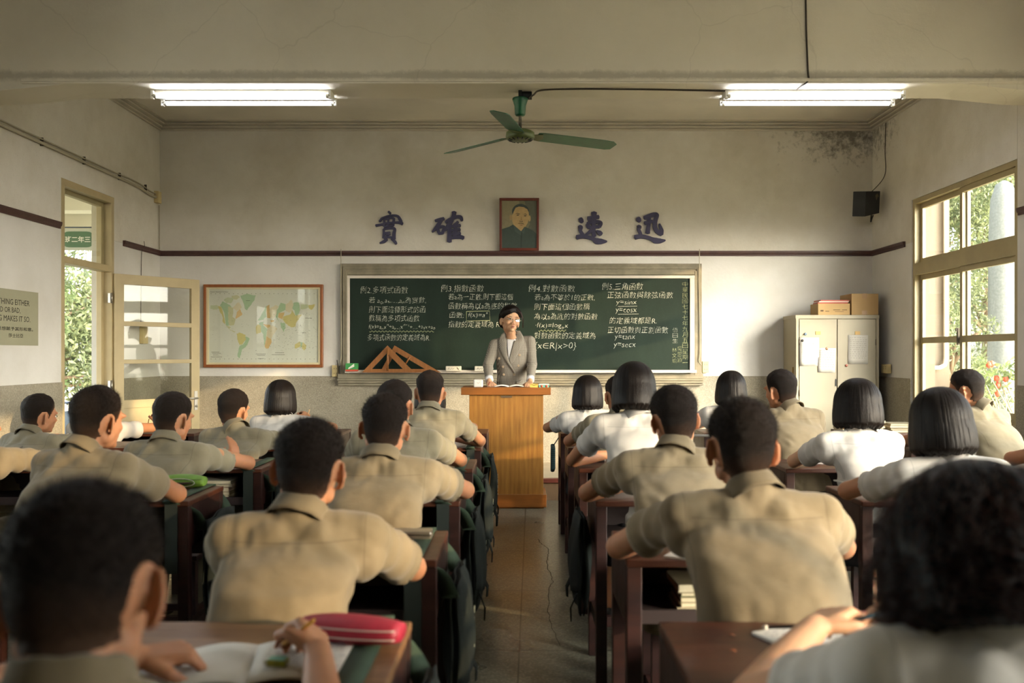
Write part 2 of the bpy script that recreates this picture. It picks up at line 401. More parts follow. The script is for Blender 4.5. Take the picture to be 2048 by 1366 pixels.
# ---------------------------------------------------------------- door frame (left) with transom and the open leaf
def doorframe():
    x0, x1 = XL-.10, XL+.004; y0, y1 = 7.53, 8.51; r = MB()
    r.box((x0, y0, HEAD-.06), (x1, y1, HEAD)); r.box((x0, y0, 0), (x1, y0+.055, HEAD)); r.box((x0, y1-.055, 0), (x1, y1, HEAD))
    r.box((x0, y0, 2.10), (x1, y1, 2.16))
    r.box((x0-.02, y1-.10, 0), (x0+.03, y1-.05, HEAD)); r.box((x0-.02, y0+.05, HEAD-.10), (x0+.03, y1-.05, HEAD-.05))
    o = r.build('door_1', TAN2, bevel=.004); o['kind'] = 'structure'
    one('glass_pane', GLASS, lambda b: b.box((XL-.055, y0+.05, 2.155), (XL-.049, y1-.05, HEAD-.055)), parent=o)
    # leaf, swung into the room
    hx, hy = XL+.012, 8.475; ex, ey = -3.235, 9.21
    ang = math.atan2(ey-hy, ex-hx); L = math.hypot(ex-hx, ey-hy); M = Matrix.Translation((hx, hy, 0)) @ Matrix.Rotation(ang, 4, 'Z')
    leaf = MB(); T = .018
    def bx(x0, x1, z0, z1, t=T, m=None): leaf.box((x0, -t, z0), (x1, t, z1), m, M)
    bx(0, .095, .01, 2.09); bx(L-.095, L, .01, 2.09); bx(.09, L-.09, 1.995, 2.09); bx(.09, L-.09, 1.605, 1.65); bx(.09, L-.09, 1.25, 1.29); bx(.09, L-.09, .83, .91); bx(.09, L-.09, .01, .16)
    bx(.09, L-.09, .15, .84, .008)
    lf = leaf.build('door_leaf', TAN2, o, bevel=.003)
    for za, zb in ((1.65, 1.995), (1.29, 1.605), (.91, 1.25)):
        g = MB(); g.box((.09, -.003, za), (L-.09, .003, zb), None, M); g.build('glass_pane', GLASS, lf)
    st = mat('steel_hardware', 'b9b6ae', .35, metal=.9)
    h = MB(); h.box((L-.065, -.026, .78), (L-.03, -.018, .97), None, M); h.tube([M @ Vector((L-.047, -.02, .90)), M @ Vector((L-.047, -.06, .90)), M @ Vector((L-.15, -.062, .90))], .009)
    h.lathe([(.012, -.01), (.012, .01)], 12, (0, 0, 0), M=M @ Matrix.Translation((L-.047, -.03, .82)) @ Matrix.Rotation(PI/2, 4, 'X'))
    h.build('door_handle', st, lf)
    for z in (1.86, 1.05, .3):
        k = MB(); k.tube([(hx-.012, hy-.012, z-.05), (hx-.012, hy-.012, z+.05)], .008, 10); k.box((hx-.03, hy-.05, z-.045), (hx-.008, hy-.01, z+.045)); k.build('hinge', st, lf)
    return o
doorframe()
# dado return at the door edge is part of the wall; grey skirting
# ---------------------------------------------------------------- outside: ground, veranda, trees
struct(one('ground', mat('sunny_ground', 'a8a284', .9, c2='c4bba0', vs=.8), lambda b: b.box((-60, -40, -.45), (60, 70, -.12))))
VER = mat('veranda_paint', 'd9d2bf', .8, .06, 2)
def veranda(b):
    b.box((-6.6, -6, -.12), (XL-TH, 12.5, -.01), TF)
    b.box((-6.6, -6, 3.22), (XL-TH, 12.5, 3.4), VER)
    for y in (1.0, 4.2, 7.4, 10.4, 12.2): b.box((-6.6, y, 2.98), (XL-TH, y+.26, 3.22), VER)
    b.box((-6.6, -6, 2.75), (-6.35, 12.5, 3.22), VER)
struct(one('veranda', None, veranda))
LEAFC = {}
def leaf_mat(nm, a, b_, c):
    m = bpy.data.materials.new(nm); t = NT(m); g = t.n('ShaderNodeNewGeometry')
    cr = t.ramp(g.outputs['Random Per Island'], [(.0, lin(a)), (.5, lin(b_)), (1.0, lin(c))])
    t.base(cr); t.b.inputs['Roughness'].default_value = .5
    tl = t.n('ShaderNodeBsdfTranslucent'); t.l(cr, tl.inputs[0]); mx = t.n('ShaderNodeMixShader'); mx.inputs[0].default_value = .45
    out = [n for n in m.node_tree.nodes if n.type == 'OUTPUT_MATERIAL'][0]
    t.l(t.b.outputs[0], mx.inputs[1]); t.l(tl.outputs[0], mx.inputs[2]); t.l(mx.outputs[0], out.inputs[0]); return m
LF1 = leaf_mat('tree_leaves', '3f4a30', '66714c', '98a070'); LF2 = leaf_mat('shrub_leaves', '55683f', '7c9058', 'aeb784')
BARK = mat('bark', '6d5a44', .9, .3, 9, .5, 30)
def leaves(n, blobs, size, mt, name, parent, seed=0):
    r = np.random.default_rng(seed); B = np.array([b[:3] for b in blobs]); R = np.array([b[3] for b in blobs])
    i = r.choice(len(blobs), n, p=R**2/np.sum(R**2)); d = r.normal(size=(n, 3)); d /= np.linalg.norm(d, axis=1)[:, None]
    P = B[i]+d*(R[i]*(.55+.5*r.random(n)))[:, None]
    u = r.normal(size=(n, 3)); u[:, 2] -= .3; u /= np.linalg.norm(u, axis=1)[:, None]; v = np.cross(u, r.normal(size=(n, 3))); v /= np.linalg.norm(v, axis=1)[:, None]
    L = size*(.6+.8*r.random(n))[:, None]; nn = np.cross(u, v)
    V = np.stack([P-u*L, P+v*L*.33+nn*L*.1, P+u*L, P-v*L*.33+nn*L*.1], 1).reshape(-1, 3)
    me = bpy.data.meshes.new(name); me.vertices.add(4*n); me.vertices.foreach_set('co', V.ravel().astype(np.float32))
    me.loops.add(4*n); me.loops.foreach_set('vertex_index', np.arange(4*n)); me.polygons.add(n)
    me.polygons.foreach_set('loop_start', np.arange(0, 4*n, 4)); me.polygons.foreach_set('loop_total', np.full(n, 4)); me.update(); me.validate()
    me.materials.append(mt); o = bpy.data.objects.new(name, me); col.objects.link(o)
    if parent: o.parent = parent
    o['kind'] = 'stuff'; return o
def tree(loc, h, rad, label, n=9000, size=.11, mt=None, seed=1, low=.1, thin=1.0, cat='tree'):
    r = random.Random(seed); t = empty('leafy_tree' if cat == 'tree' else 'flowering_shrub', (loc[0], loc[1], -.13), label, cat)
    b = MB(); top = h*.75; b.tube([(0, 0, 0), (.1, .05, h*.3), (-.05, .1, top)], [.14*thin, .11*thin, .04*thin], 10)
    blobs = []
    for k in range(22):
        a = r.uniform(0, 2*PI); q = r.uniform(.1, rad); z = r.uniform(low, 1)*h
        e = Vector((math.cos(a)*q, math.sin(a)*q, z)); blobs.append((*e, rad*r.uniform(.28, .5)))
        s_ = Vector((0, 0, max(.2, min(top, z*.7)))); b.tube([s_, (s_+e)/2+Vector((0, 0, .1)), e], [.05*thin, .035*thin, .012], 6)
    b.build('trunk', BARK, t, fix=False); leaves(n, blobs, size, mt or LF1, 'foliage', t, seed); return t
# right side, seen through the window
tree((6.9, 16.2), 5.6, 1.5, 'feathery green tree seen through the upper left panes of the window', 38000, .04, seed=2)
tree((9.4, 18.4), 6.6, 2.2, 'tall pale green tree behind the thick grey trunk outside the window', 42000, .048, seed=3)
tree((12.8, 20.5), 8.5, 3.0, 'broad tree farthest from the window on the right', 26000, .07, seed=4)
tree((5.75, 12.2), 2.0, .62, 'low bushy tree close outside the lower window panes', 9000, .032, seed=5)
pt = one('palm_trunk', mat('pale_palm_bark', '74766f', .85, .3, 30, .5, 50), lambda b: b.lathe([(.30, -.1), (.24, .6), (.225, 2), (.215, 3.2), (.19, 3.75), (.12, 3.98), (.03, 4.04)], 28, (7.55, 14.2, 0)))
tag(pt, 'thick speckled grey palm trunk with a rounded top outside the window', 'trunk')
# wall pier with drain pipe just beyond the window
struct(one('exterior_pier', mat('exterior_render', '6a5f4f', .85, .06, 3, .3, 80), lambda b: (b.box((XR+TH-.02, 8.93, -.2), (4.215, 9.3, 5)), b.box((XR+.115, 8.630, SILL), (XR+TH+.004, 8.645, HEAD)), b.box((XR+TH, 8.64, -.2), (XR+TH+.012, 8.95, 3.4)))))
dp = one('drain_pipe', mat('white_pipe', 'd8d2c4', .5), lambda b: b.tube([(4.165, 8.90, 4.8), (4.165, 8.90, 1.30), (4.15, 8.89, 1.235), (4.10, 8.88, 1.21), (3.975, 8.87, 1.205)], .021, 10))
tag(dp, 'white plastic pipe bending along the pale outside pier by the window', 'pipe')
RED = mat('red_petals', 'd8563f', .6, .2, 30)
def red_shrub(loc, spots, label, seed):
    r = random.Random(seed); t = empty('flowering_shrub', loc, label, 'shrub'); b = MB(); L = Vector(loc)
    for q in spots:
        e = Vector(q)-L; b.tube([(0, 0, 0), (e.x*.3+r.uniform(-.1, .1), e.y*.4, e.z*.5), e], [.014, .009, .004], 6)
        for k in range(3): b.tube([e*.55, e*.8+Vector((r.uniform(-.2, .2), r.uniform(-.2, .2), r.uniform(-.05, .15)))], [.006, .003], 5)
    b.build('branches', mat('pale_twig', 'a8987c', .8), t, fix=False)
    leaves(420, [((Vector(q)-L).x, (Vector(q)-L).y, (Vector(q)-L).z, .12) for q in spots], .034, LF2, 'foliage', t, seed)
    for q in spots:
        for k in range(2):
            c = Vector(q)-L+Vector((r.uniform(-.06, .06), -.07, r.uniform(-.06, .06)))
            one('blossom', RED, lambda b: b.lathe([(.004, .035), (.022, .02), (.028, 0), (.018, -.02), (.003, -.03)], 8, c), parent=t)
red_shrub((4.75, 8.4, -.13), [(4.62, 8.5, 1.19), (4.66, 8.5, 1.10), (4.72, 8.45, 1.21), (4.52, 8.6, 1.12), (4.42, 8.6, 1.0), (4.35, 8.5, 1.2)], 'red-flowered twiggy shrub outside beside the boy with glasses', 6)
# left side, seen through the open door
tree((-6.9, 12.3), 2.7, .62, 'bright leafy shrub with pale leaves outside the open door', 6000, .055, LF2, 11, .1, .4, 'shrub')
tree((-9.2, 16.8), 5.5, 1.9, 'hazy green tree behind the white trunk outside the door', 16000, .065, LF1, 12)
tree((-11.5, 19.5), 7.5, 2.6, 'tall hedge-like tree farthest back outside the door', 16000, .08, LF1, 13)
tree((-6.75, 11.6), 1.5, .55, 'low shrub with red blossoms at the doorway edge outside', 4000, .045, LF2, 14, .1, .4, 'shrub')
lt = one('white_tree_trunk', mat('white_bark', 'd6cdbf', .8, .12, 6, .4, 20), lambda b: b.lathe([(.22, -.2), (.18, .5), (.165, 3), (.15, 6.5), (.02, 6.6)], 24, (-8.33, 17.9, 0)))
tag(lt, 'tall white ringed trunk outside the open door', 'trunk')
tube = mat('blue_grey_tube', '5c6675', .4, metal=.6); cv = mat('blue_canvas', '7b8791', .8, .3, 10)
fc = empty('folding_chair', (-4.35, 8.95, 0), 'blue-grey folded metal chair standing on the veranda outside the door', 'chair')
one('chair_frame', tube, lambda b: (b.tube([(-.22, 0, 0), (-.22, .06, .80), (-.18, .07, .86), (.18, .07, .86), (.22, .06, .80), (.22, 0, 0)], .012, 8), b.tube([(-.2, .12, 0), (-.2, .02, .55), (.2, .02, .55), (.2, .12, 0)], .01, 8)), parent=fc)
one('backrest', cv, lambda b: b.box((-.19, .035, .42), (.19, .055, .78)), parent=fc, bevel=.008)
# class sign hanging on the veranda wall beyond the door
sg = empty('class_sign', (-4.342, 8.98, 2.47), 'green oval class sign with white characters seen above the open door', 'sign')
one('sign_board', mat('sign_grey', 'c4c6ba', .6), lambda b: b.box((-.19, 0, -.105), (.19, .03, .105)), parent=sg)
def oval(b):
    P = []
    for cx, a0 in ((.09, -PI/2), (-.09, PI/2)):
        P += [(cx+.078*math.cos(a0+PI*k/10), .078*math.sin(a0+PI*k/10)) for k in range(11)]
    b.prism(P, lambda x, z: (x, -.004, z), lambda x, z: (x, .001, z))
one('sign_oval', mat('sign_green', '3f6a48', .5), oval, parent=sg)
wt = MB(); fit_text(wt, '班二年三', lambda a, b_, c: (-.125+a, -.006, b_), w=.25, h=.062, offset=.02)
wt.build('sign_lettering', mat('sign_white', 'f0ece0', .6), sg)
one('bracket', tube, lambda b: (b.tube([(.26, .015, .12), (-.3, .015, .12)], .008, 6), b.tube([(-.2, .015, .12), (-.2, .015, .72)], .005, 6)), parent=sg)

# unseen trees added off the right wall to break the low sun into patches
tree((10.5, 1.5), 5.2, 1.8, 'added unseen tree outside the nearer right windows, dappling the sunlight', 800, .085, seed=21)
tree((12.0, 5.2), 4.6, 1.7, 'added unseen tree outside the right wall, dappling sun on the middle rows', 700, .08, seed=22)
tree((11.5, -2.6), 5.0, 1.9, 'added unseen tree outside the rearmost right windows, dappling the sunlight', 800, .085, seed=23)
# ---------------------------------------------------------------- blackboard
CON = mat('concrete_surround', '8d8570', .8, .3, 7, .5, 60); ALU = mat('board_aluminium', 'cfc5b6', .45, .08, 10)
def board_green():
    m = bpy.data.materials.new('chalkboard_green'); t = NT(m); v = t.coord((1, 1, 1))
    a = t.ramp(t.noise(t.coord((1, 1, .35)), 2.2, 7, .65), [(.3, lin('0f1c14')), (.7, lin('1a2a20'))])
    f = t.ramp(t.noise(v, 160, 3, .6), [(.62, (0, 0, 0, 1)), (.8, (.16,)*3+(1,))]); t.base(t.mix(f, a, lin('7c8a72')))
    t.b.inputs['Roughness'].default_value = .6; t.b.inputs['Specular IOR Level'].default_value = .25; return m
def chalk(nm, c):
    m = bpy.data.materials.new(nm); t = NT(m); v = t.coord()
    t.base(t.ramp(t.noise(v, 420, 2, .6), [(.3, tuple(x*.45 for x in lin(c)[:3])+(1,)), (.55, lin(c))])); t.b.inputs['Roughness'].default_value = .9; return m
YBd = 9.55
bb = empty('blackboard', (0, YB-.012, 1.65), 'long green chalkboard covered with handwritten mathematics notes', 'blackboard')
def P2(px, py, Y=YBd): q = at(px, py, Y); return q.x, q.z-1.65
def surround(b):
    x0, z1 = P2(682, 528, YB); x1, _ = P2(1402, 528, YB); _, z0 = P2(690, 751, YB)
    ix0, iz1 = P2(693, 551, YB); ix1, _ = P2(1391, 551, YB)
    for k, (e, d) in enumerate(((0, .035), (.03, .055), (.055, .045), (.08, .062))):
        a0, a1, c1 = x0+e, x1-e, z1-e
        b.box((a0, -d, c1-.03 if k < 3 else iz1+.0), (a1, 0, c1)); b.box((a0, -d, z0), (a0+.03 if k < 3 else ix0, 0, c1)); b.box((a1-.03 if k < 3 else ix1, -d, z0), (a1, 0, c1))
    b.box((x0, -.03, z0), (ix0, 0, z1)); b.box((ix1, -.03, z0), (x1, 0, z1)); b.box((x0, -.03, iz1), (x1, 0, z1))
    xl, xr = P2(678, 0, YB)[0], P2(1404, 0, YB)[0]
    for (ya, yb, d) in ((747, 757, .06), (757, 761, .085), (761, 766, .07), (766, 771, .05)):
        b.box((xl, -d, P2(0, yb, YB)[1]), (xr, 0, P2(0, ya, YB)[1]))
one('concrete_surround', CON, surround, parent=bb, bevel=.004)
x0, z1 = P2(700, 557); x1, z0 = P2(1379, 743)
one('writing_surface', board_green(), lambda b: b.box((x0, -.045, z0), (x1, -.03, z1)), parent=bb)
def aluf(b):
    ax0, az1 = P2(694, 551); ax1, az0 = P2(1389, 747)
    b.box((ax0, -.06, z1), (ax1, -.028, az1)); b.box((ax0, -.06, az0), (x0, -.028, z1)); b.box((x1, -.06, az0), (ax1, -.028, z1))
one('board_frame', ALU, aluf, parent=bb, bevel=.003)
TRZ = P2(0, 742)[1]
one('chalk_tray', ALU, lambda b: (b.box((P2(693, 0)[0], -.12, TRZ-.018), (P2(1390, 0)[0], -.028, TRZ)), b.box((P2(693, 0)[0], -.128, TRZ-.018), (P2(1390, 0)[0], -.12, TRZ+.012))), parent=bb, bevel=.002)
CW = chalk('white_chalk', 'cfd0be'); CYL = chalk('yellow_chalk', 'b4b98a')
LINES = [('例2.多項式函數', 721, 816, 580, 14), ('若 a₀,a₁,…,aₙ為實數,', 738, 852, 601, 13), ('則下面這種形式的函', 738, 851, 619, 13), ('數稱為多項式函數', 738, 839, 636.5, 13),
 ('f(x)=aₙxⁿ+aₙ₋₁xⁿ⁻¹+…+a₁x+a₀', 738, 870, 654.5, 11), ('多項式函數的定義域為R.', 735, 860, 675, 13), ('例3.指數函數', 882, 968, 577, 14), ('若a為一正數,則下面這個', 897, 1026, 594, 13),
 ('函數稱為以a為底的指數', 897, 1034, 612, 13), ('函數:', 899, 928, 630, 12), ('f(x)=aˣ', 937, 976, 631, 12), ('指數的定義域為 R', 897, 999, 648.5, 13), ('例4.對數函數', 1057, 1150, 577, 14),
 ('若a為不等於1的正數,', 1069, 1189, 595, 13), ('則下面這個函數稱', 1068, 1179, 613.5, 13), ('為以a為底的對數函數', 1068, 1195, 633, 13), ('·f(x)=logₐx', 1071, 1136, 652, 12), ('對數函數的定義域為', 1068, 1191, 671, 13),
 ('{x∈R|x>0}', 1069, 1152, 693, 17), ('例5.三角函數', 1204, 1286, 573, 14), ('正弦函數與餘弦函數', 1214, 1346, 590, 13), ('y=sinx', 1232, 1273, 606, 11), ('y=cosx', 1231, 1273, 622.5, 11),
 ('的定義域都是R.', 1219, 1313, 641, 13), ('正切函數與正割函數', 1215, 1336, 660, 13), ('y=tanx', 1229, 1270, 676, 11), ('y=secx', 1227, 1271, 692, 11)]
cws = [MB(), MB(), MB(), MB(), MB()]
for s_, a, c, y, h in LINES:
    cw = cws[0 if a < 875 else 1 if a < 1040 else 2 if a < 1200 else 3]
    X0, Zc = P2(a, y); W = P2(c, y)[0]-X0; H = h/FPX*YBd
    fit_text(cw, s_, (lambda a_, b_, c_, X0=X0, Zc=Zc: (X0+a_, -.0462, Zc+b_)), w=W, h=H, jitter=.0019, offset=-.017, shear=.12)
def vert(s_, px, y0, y1, w, mt, mb):
    n = len(s_); h = (y1-y0)/n
    for i, ch in enumerate(s_):
        ww = w*(.85 if ch not in '一' else .8); X0, Zc = P2(px-ww/2, y0+h*(i+.5))
        hh = h*.82/FPX*YBd if ch != '一' else None
        fit_text(mb, ch, (lambda a_, b_, c_, X0=X0, Zc=Zc: (X0+a_, -.0462, Zc+b_)), w=ww/FPX*YBd, h=hh, jitter=.0008, offset=-.024)
vert('值日生', 1350, 655, 687, 12, None, cws[4])
cys = [MB(), MB(), MB(), MB(), MB()]; vert('中華民國七十七年九月五日星期一', 1370, 563, 731, 13, None, cys[0]); vert('林文瑜', 1348.5, 695, 727, 11, None, cys[1]); vert('吳思穎', 1359, 692, 726, 10, None, cys[1])
def stroke(mb, pts, w=.004):
    P = [Vector((P2(*p)[0], -.0462, P2(*p)[1])) for p in pts]; V = []; F = []
    for i, p in enumerate(P):
        d = P[min(i+1, len(P)-1)]-P[max(i-1, 0)]; nn = Vector((-d.z, 0, d.x)).normalized()*w/2; V += [p-nn, p+nn]
        if i: F.append((2*i-2, 2*i-1, 2*i+1, 2*i))
    mb.add(V, F)
def wavy(x0_, x1_, y): return [(x0_+(x1_-x0_)*k/80, y+1.4*math.sin((x1_-x0_)/7*2*PI*k/80)) for k in range(81)]
stroke(cys[2], wavy(739, 868, 663)); stroke(cys[3], wavy(1077, 1132, 661.5)); stroke(cys[4], [(933, 623), (979, 622), (980, 641), (933, 642), (933, 623)], .005)
stroke(cws[3], [(1236, 613), (1274, 612.3)], .003); stroke(cws[3], [(1236, 628.5), (1277, 628)], .003)
for m_, lab in zip(cws, ('leftmost column of white chalk notes', 'second column of white chalk notes', 'third column of white chalk notes', 'rightmost column of white chalk notes', 'small white duty heading')): tag(m_.build('chalk_writing', CW, bb, fix=False), lab)
for m_, nm_, lab in zip(cys, ('chalk_date', 'chalk_names', 'chalk_underline', 'chalk_underline', 'chalk_box'), ('yellow vertical date', 'yellow names', 'long wavy yellow underline', 'short wavy yellow underline', 'yellow box round a formula')): tag(m_.build(nm_, CYL, bb, fix=False), lab)
TZ = 1.65+TRZ
# things on the chalk tray
def setsquare(pts, hole, label, grip, y=9.44, bar=None):
    o = empty('set_square', (0, y, 0), label, 'set square'); M_ = mat('orange_wood', '95602f', .5, .25, 5, .1, 40, stretch=(8, 1, 1)); t = .012
    A = [at(*p, y) for p in pts]; B = [at(*p, y) for p in hole]; b = MB()
    for i in range(3):
        j = (i+1) % 3; q = [A[i], A[j], B[j], B[i]]
        b.add([(v.x, -t/2, v.z) for v in q]+[(v.x, t/2, v.z) for v in q], [(0, 1, 2, 3), (7, 6, 5, 4), (0, 4, 5, 1), (1, 5, 6, 2), (2, 6, 7, 3), (3, 7, 4, 0)])
    b.build('wooden_frame', M_, o)
    g0, g1 = at(*grip[0], y), at(*grip[1], y)
    one('handle', M_, lambda b: b.tube([(g0.x, -.025, g0.z), (g1.x, -.025, g1.z)], .009, 10), parent=o); return o
setsquare([(775, 691), (724, 745), (829, 745)], [(774, 706), (744, 738), (806, 738)], 'wooden set square in front with a round vertical handle', [(776, 697), (776, 742)], 9.40)
setsquare([(789, 691), (760, 745), (882, 745)], [(792, 704), (772, 738), (850, 738)], 'wooden set square leaning behind the other one on the chalk tray', [(812, 727), (820, 714)], 9.46)
cb_ = empty('chalk_box', (at(704, 742, 9.44).x, 9.445, TZ), 'green and red chalk carton at the left end of the tray', 'box')
one('carton', mat('carton_green', '3c8a48', .5), lambda b: b.box((-.062, -.03, .018), (.062, .03, .082)), parent=cb_)
one('carton_base', mat('carton_red', 'b5472e', .5), lambda b: b.box((-.062, -.031, 0), (.062, .031, .018)), parent=cb_)
one('chalk_picture', mat('chalk_white', 'e8e4d8', .6), lambda b: [b.add([(-.035+.0*k, -.032, .024+.004*k), (-.030, -.032, .021+.004*k), (.03, -.032, .048+.011*k), (.025, -.032, .055+.011*k)], [(0, 1, 2, 3)]) for k in range(3)], parent=cb_, fix=False)
ER = mat('eraser_felt', 'd0c8b4', .8, .1, 40)
for (x, w_, lab, ch, c) in ((907, 31, 'cream board eraser with scribble, left of the teacher', '板擦', 'd0c8b4'), (965, 31, 'cream board eraser partly hidden behind the teacher', '板擦', 'd0c8b4'), (1258, 30, 'pale blue board eraser above the dark haired girl', '板擦', '9fb4c2')):
    W = w_/FPX*9.44; e = empty('board_eraser', (at(x, 0, 9.44).x, 9.44, TZ), lab, 'eraser', 'board erasers on the tray')
    one('felt_pad', mat('eraser_'+c, c, .8, .1, 30), lambda b: b.box((-W/2, -.025, 0), (W/2, .025, .052)), parent=e, bevel=.006)
    q = MB(); q.tube([(-W*.34, -.0256, .018), (-W*.30, -.0256, .036), (-W*.22, -.0256, .034), (-W*.28, -.0256, .024), (-W*.16, -.0256, .020), (-W*.10, -.0256, .034), (-W*.04, -.0256, .020), (W*.06, -.0256, .034)], .0016, 4); q.tube([(W*.22, -.0256, .036), (W*.30, -.0256, .028), (W*.34, -.0256, .014)], .004, 5); q.build('scribble', mat('ink', '5a5040', .8), e)

# ---------------------------------------------------------------- world map
mp = empty('world_map', (at(527, 0, YB-.02).x, YB-.012, at(0, 652.5, YB-.02).z), 'orange-framed pale world map hanging beside the open door', 'map')
MX, MZ = mp.location.x, mp.location.z
def MP(px, py, d=-.016): q = at(px, py, YB-.02); return (q.x-MX, d, q.z-MZ)
def mframe(b):
    for (a, c, d0) in (((408, 570), (646, 735), 0),):
        w_ = 6
        for (xa, ya, xb, yb) in ((408, 569, 647, 575), (408, 729, 647, 735), (408, 569, 414, 735), (641, 569, 647, 735)):
            p, q = MP(xa, yb), MP(xb, ya); b.box((p[0], -.035, p[2]), (q[0], 0, q[2]))
one('map_frame', mat('orange_wood_frame', '8f5226', .35, .2, 6, stretch=(4, 1, 1)), mframe, parent=mp, bevel=.006)
def mliner(b):
    for (xa, ya, xb, yb) in ((413, 574, 642, 578.5), (413, 725, 642, 730), (413, 574, 418.5, 730), (637, 574, 642, 730)):
        p, q = MP(xa, yb), MP(xb, ya); b.box((p[0], -.026, p[2]), (q[0], -.005, q[2]))
one('map_liner', mat('cream_liner', 'c9bd97', .5), mliner, parent=mp, bevel=.002)
PAP = mat('map_paper', 'd9d7cb', .7)
MC = dict(g='a9c09c', y='cdbf7e', t='c7c39a', o='d6b37c', c='d8cbac', p='c3c9a6')
LAND = dict(g=[[(615,240),(720,215),(850,235),(820,320),(760,400),(710,460),(680,430),(660,340)], [(300,380),(350,325),(440,370),(480,400),(430,500),(430,620),(440,700),(400,690),(385,600),(370,480)],
 [(690,850),(755,885),(730,960),(690,1020),(640,1060),(620,1130),(600,1190),(570,1160),(600,1000),(650,980),(690,930)], [(900,650),(960,630),(970,700),(1020,740),(1010,820),(1000,950),(980,1000),(970,900),(960,820),(920,760)],
 [(880,620),(930,530),(960,480),(1000,400),(1040,375),(1000,480),(1010,560),(960,600)], [(1200,400),(1230,345),(1300,370),(1300,450),(1250,480),(1200,500),(1180,560),(1200,640),(1150,560),(1160,480)],
 [(1420,340),(1500,340),(1520,440),(1500,520),(1450,540),(1440,470),(1400,430)], [(1220,650),(1290,650),(1300,720),(1270,790),(1230,700)], [(1500,940),(1560,950),(1560,1030),(1520,1010)]],
 y=[[(270,395),(330,410),(350,480),(370,560),(385,680),(350,640),(340,540),(300,470)], [(560,820),(600,795),(690,830),(690,880),(700,900),(640,980),(600,980),(570,900)], [(845,720),(880,670),(920,690),(930,760),(920,800),(860,820)],
 [(1260,560),(1380,520),(1400,450),(1450,540),(1550,520),(1500,600),(1460,650),(1450,710),(1380,720),(1300,660),(1260,600)], [(1440,980),(1520,930),(1530,1010),(1440,1050)], [(1560,940),(1610,980),(1610,1040),(1580,1070),(1550,1030)], [(1650,380),(1740,370),(1740,400),(1690,460),(1650,420)]],
 t=[[(430,400),(510,420),(500,560),(545,600),(520,690),(440,690),(430,560)], [(390,680),(470,720),(440,745),(500,770),(540,780),(530,795),(450,755)], [(480,240),(560,225),(610,260),(560,300),(500,290)]],
 o=[[(560,490),(610,440),(650,520),(600,560),(540,590)], [(960,670),(1070,680),(1070,725),(1020,730)], [(1010,850),(1090,900),(1080,970),(1040,1040),(1000,1040),(980,1000),(1000,930)], [(1010,400),(1060,370),(1060,480),(1070,580),(1020,570)], [(1200,500),(1290,490),(1260,560),(1250,600),(1190,570)], [(1070,610),(1130,605),(1120,640),(1080,640)]],
 c=[[(1025,735),(1090,690),(1160,720),(1180,740),(1110,840),(1080,900),(1010,850)], [(1060,430),(1150,380),(1195,400),(1150,540),(1100,600),(1065,540)], [(1300,380),(1390,300),(1418,360),(1400,470),(1350,500),(1300,460)], [(560,350),(600,340),(640,420),(560,470),(500,420)]],
 p=[[(160,380),(270,385),(290,430),(240,450),(160,440)], [(1530,370),(1640,370),(1660,420),(1560,450),(1525,440)], [(360,300),(440,260),(520,280),(480,350),(400,350)]])
def mprint(b):
    p, q = MP(417, 726, -.012), MP(638, 578); b.box((p[0], -.012, p[2]), (q[0], -.006, q[2]), PAP)
    zz_ = [0.0]; Z = lambda u, v: MP(400+u/7.588, 560+v/7.588, -.0126)
    for k, L in LAND.items():
        m_ = mat('map_'+k, MC[k], .7)
        for poly in L:
            # roughen the coastline a little
            Q = []
            for i, p_ in enumerate(poly):
                n_ = poly[(i+1) % len(poly)]
                for s_ in range(4):
                    Q.append((p_[0]+(n_[0]-p_[0])*s_/4+random.uniform(-5, 5), p_[1]+(n_[1]-p_[1])*s_/4+random.uniform(-5, 5)))
            zz_[0] += .00003; b.add([Vector(Z(*v))+Vector((0, -zz_[0], 0)) for v in Q], [tuple(range(len(Q)))], m_)
    ink = mat('map_ink', '6a6a58', .8); r = random.Random(3)
    def dash(u, v, w_, h=3): b.add([MP(400+(u+a)/7.588, 560+(v+c)/7.588, -.0142) for a, c in ((0, 0), (w_, 0), (w_, h), (0, h))], [(0, 1, 2, 3)], ink)
    for k in range(160):
        u, v = r.uniform(840, 1780), r.uniform(500, 1100)
        if r.random() < .5: u, v = r.uniform(1150, 1790), r.uniform(680, 1050)
        dash(u, v, r.uniform(6, 16), 4)
    for k in range(60): dash(r.uniform(180, 760), r.uniform(250, 1150), r.uniform(5, 14), 3)
    for row in (205, 1195):
        for k in range(24): dash(165+k*68, row, 12, 7)
    for (u, v, w_) in ((175, 1090, 120), (185, 1110, 140), (200, 1135, 80), (165, 1165, 170), (850, 1120, 150), (870, 1140, 120), (880, 1190, 90), (1140, 1100, 140), (1090, 1130, 200), (1600, 575, 100), (1550, 800, 60), (700, 312, 60)): dash(u, v, w_, 6)
    tx = lambda a, b_, c_: (MP(420.5, 0)[0]+a, -.0142, MP(0, 584)[2]+b_)
    mk = MB(); fit_text(mk, 'STANDARD TIME ZONES OF THE WORLD', tx, w=36/190, h=.012); b.add(mk.V, mk.F, ink)
one('map_print', None, mprint, parent=mp, fix=False)
one('glass_front', GLASS, lambda b: b.box((MP(417, 0)[0], -.019, MP(0, 726)[2]), (MP(638, 0)[0], -.017, MP(0, 578)[2])), parent=mp)

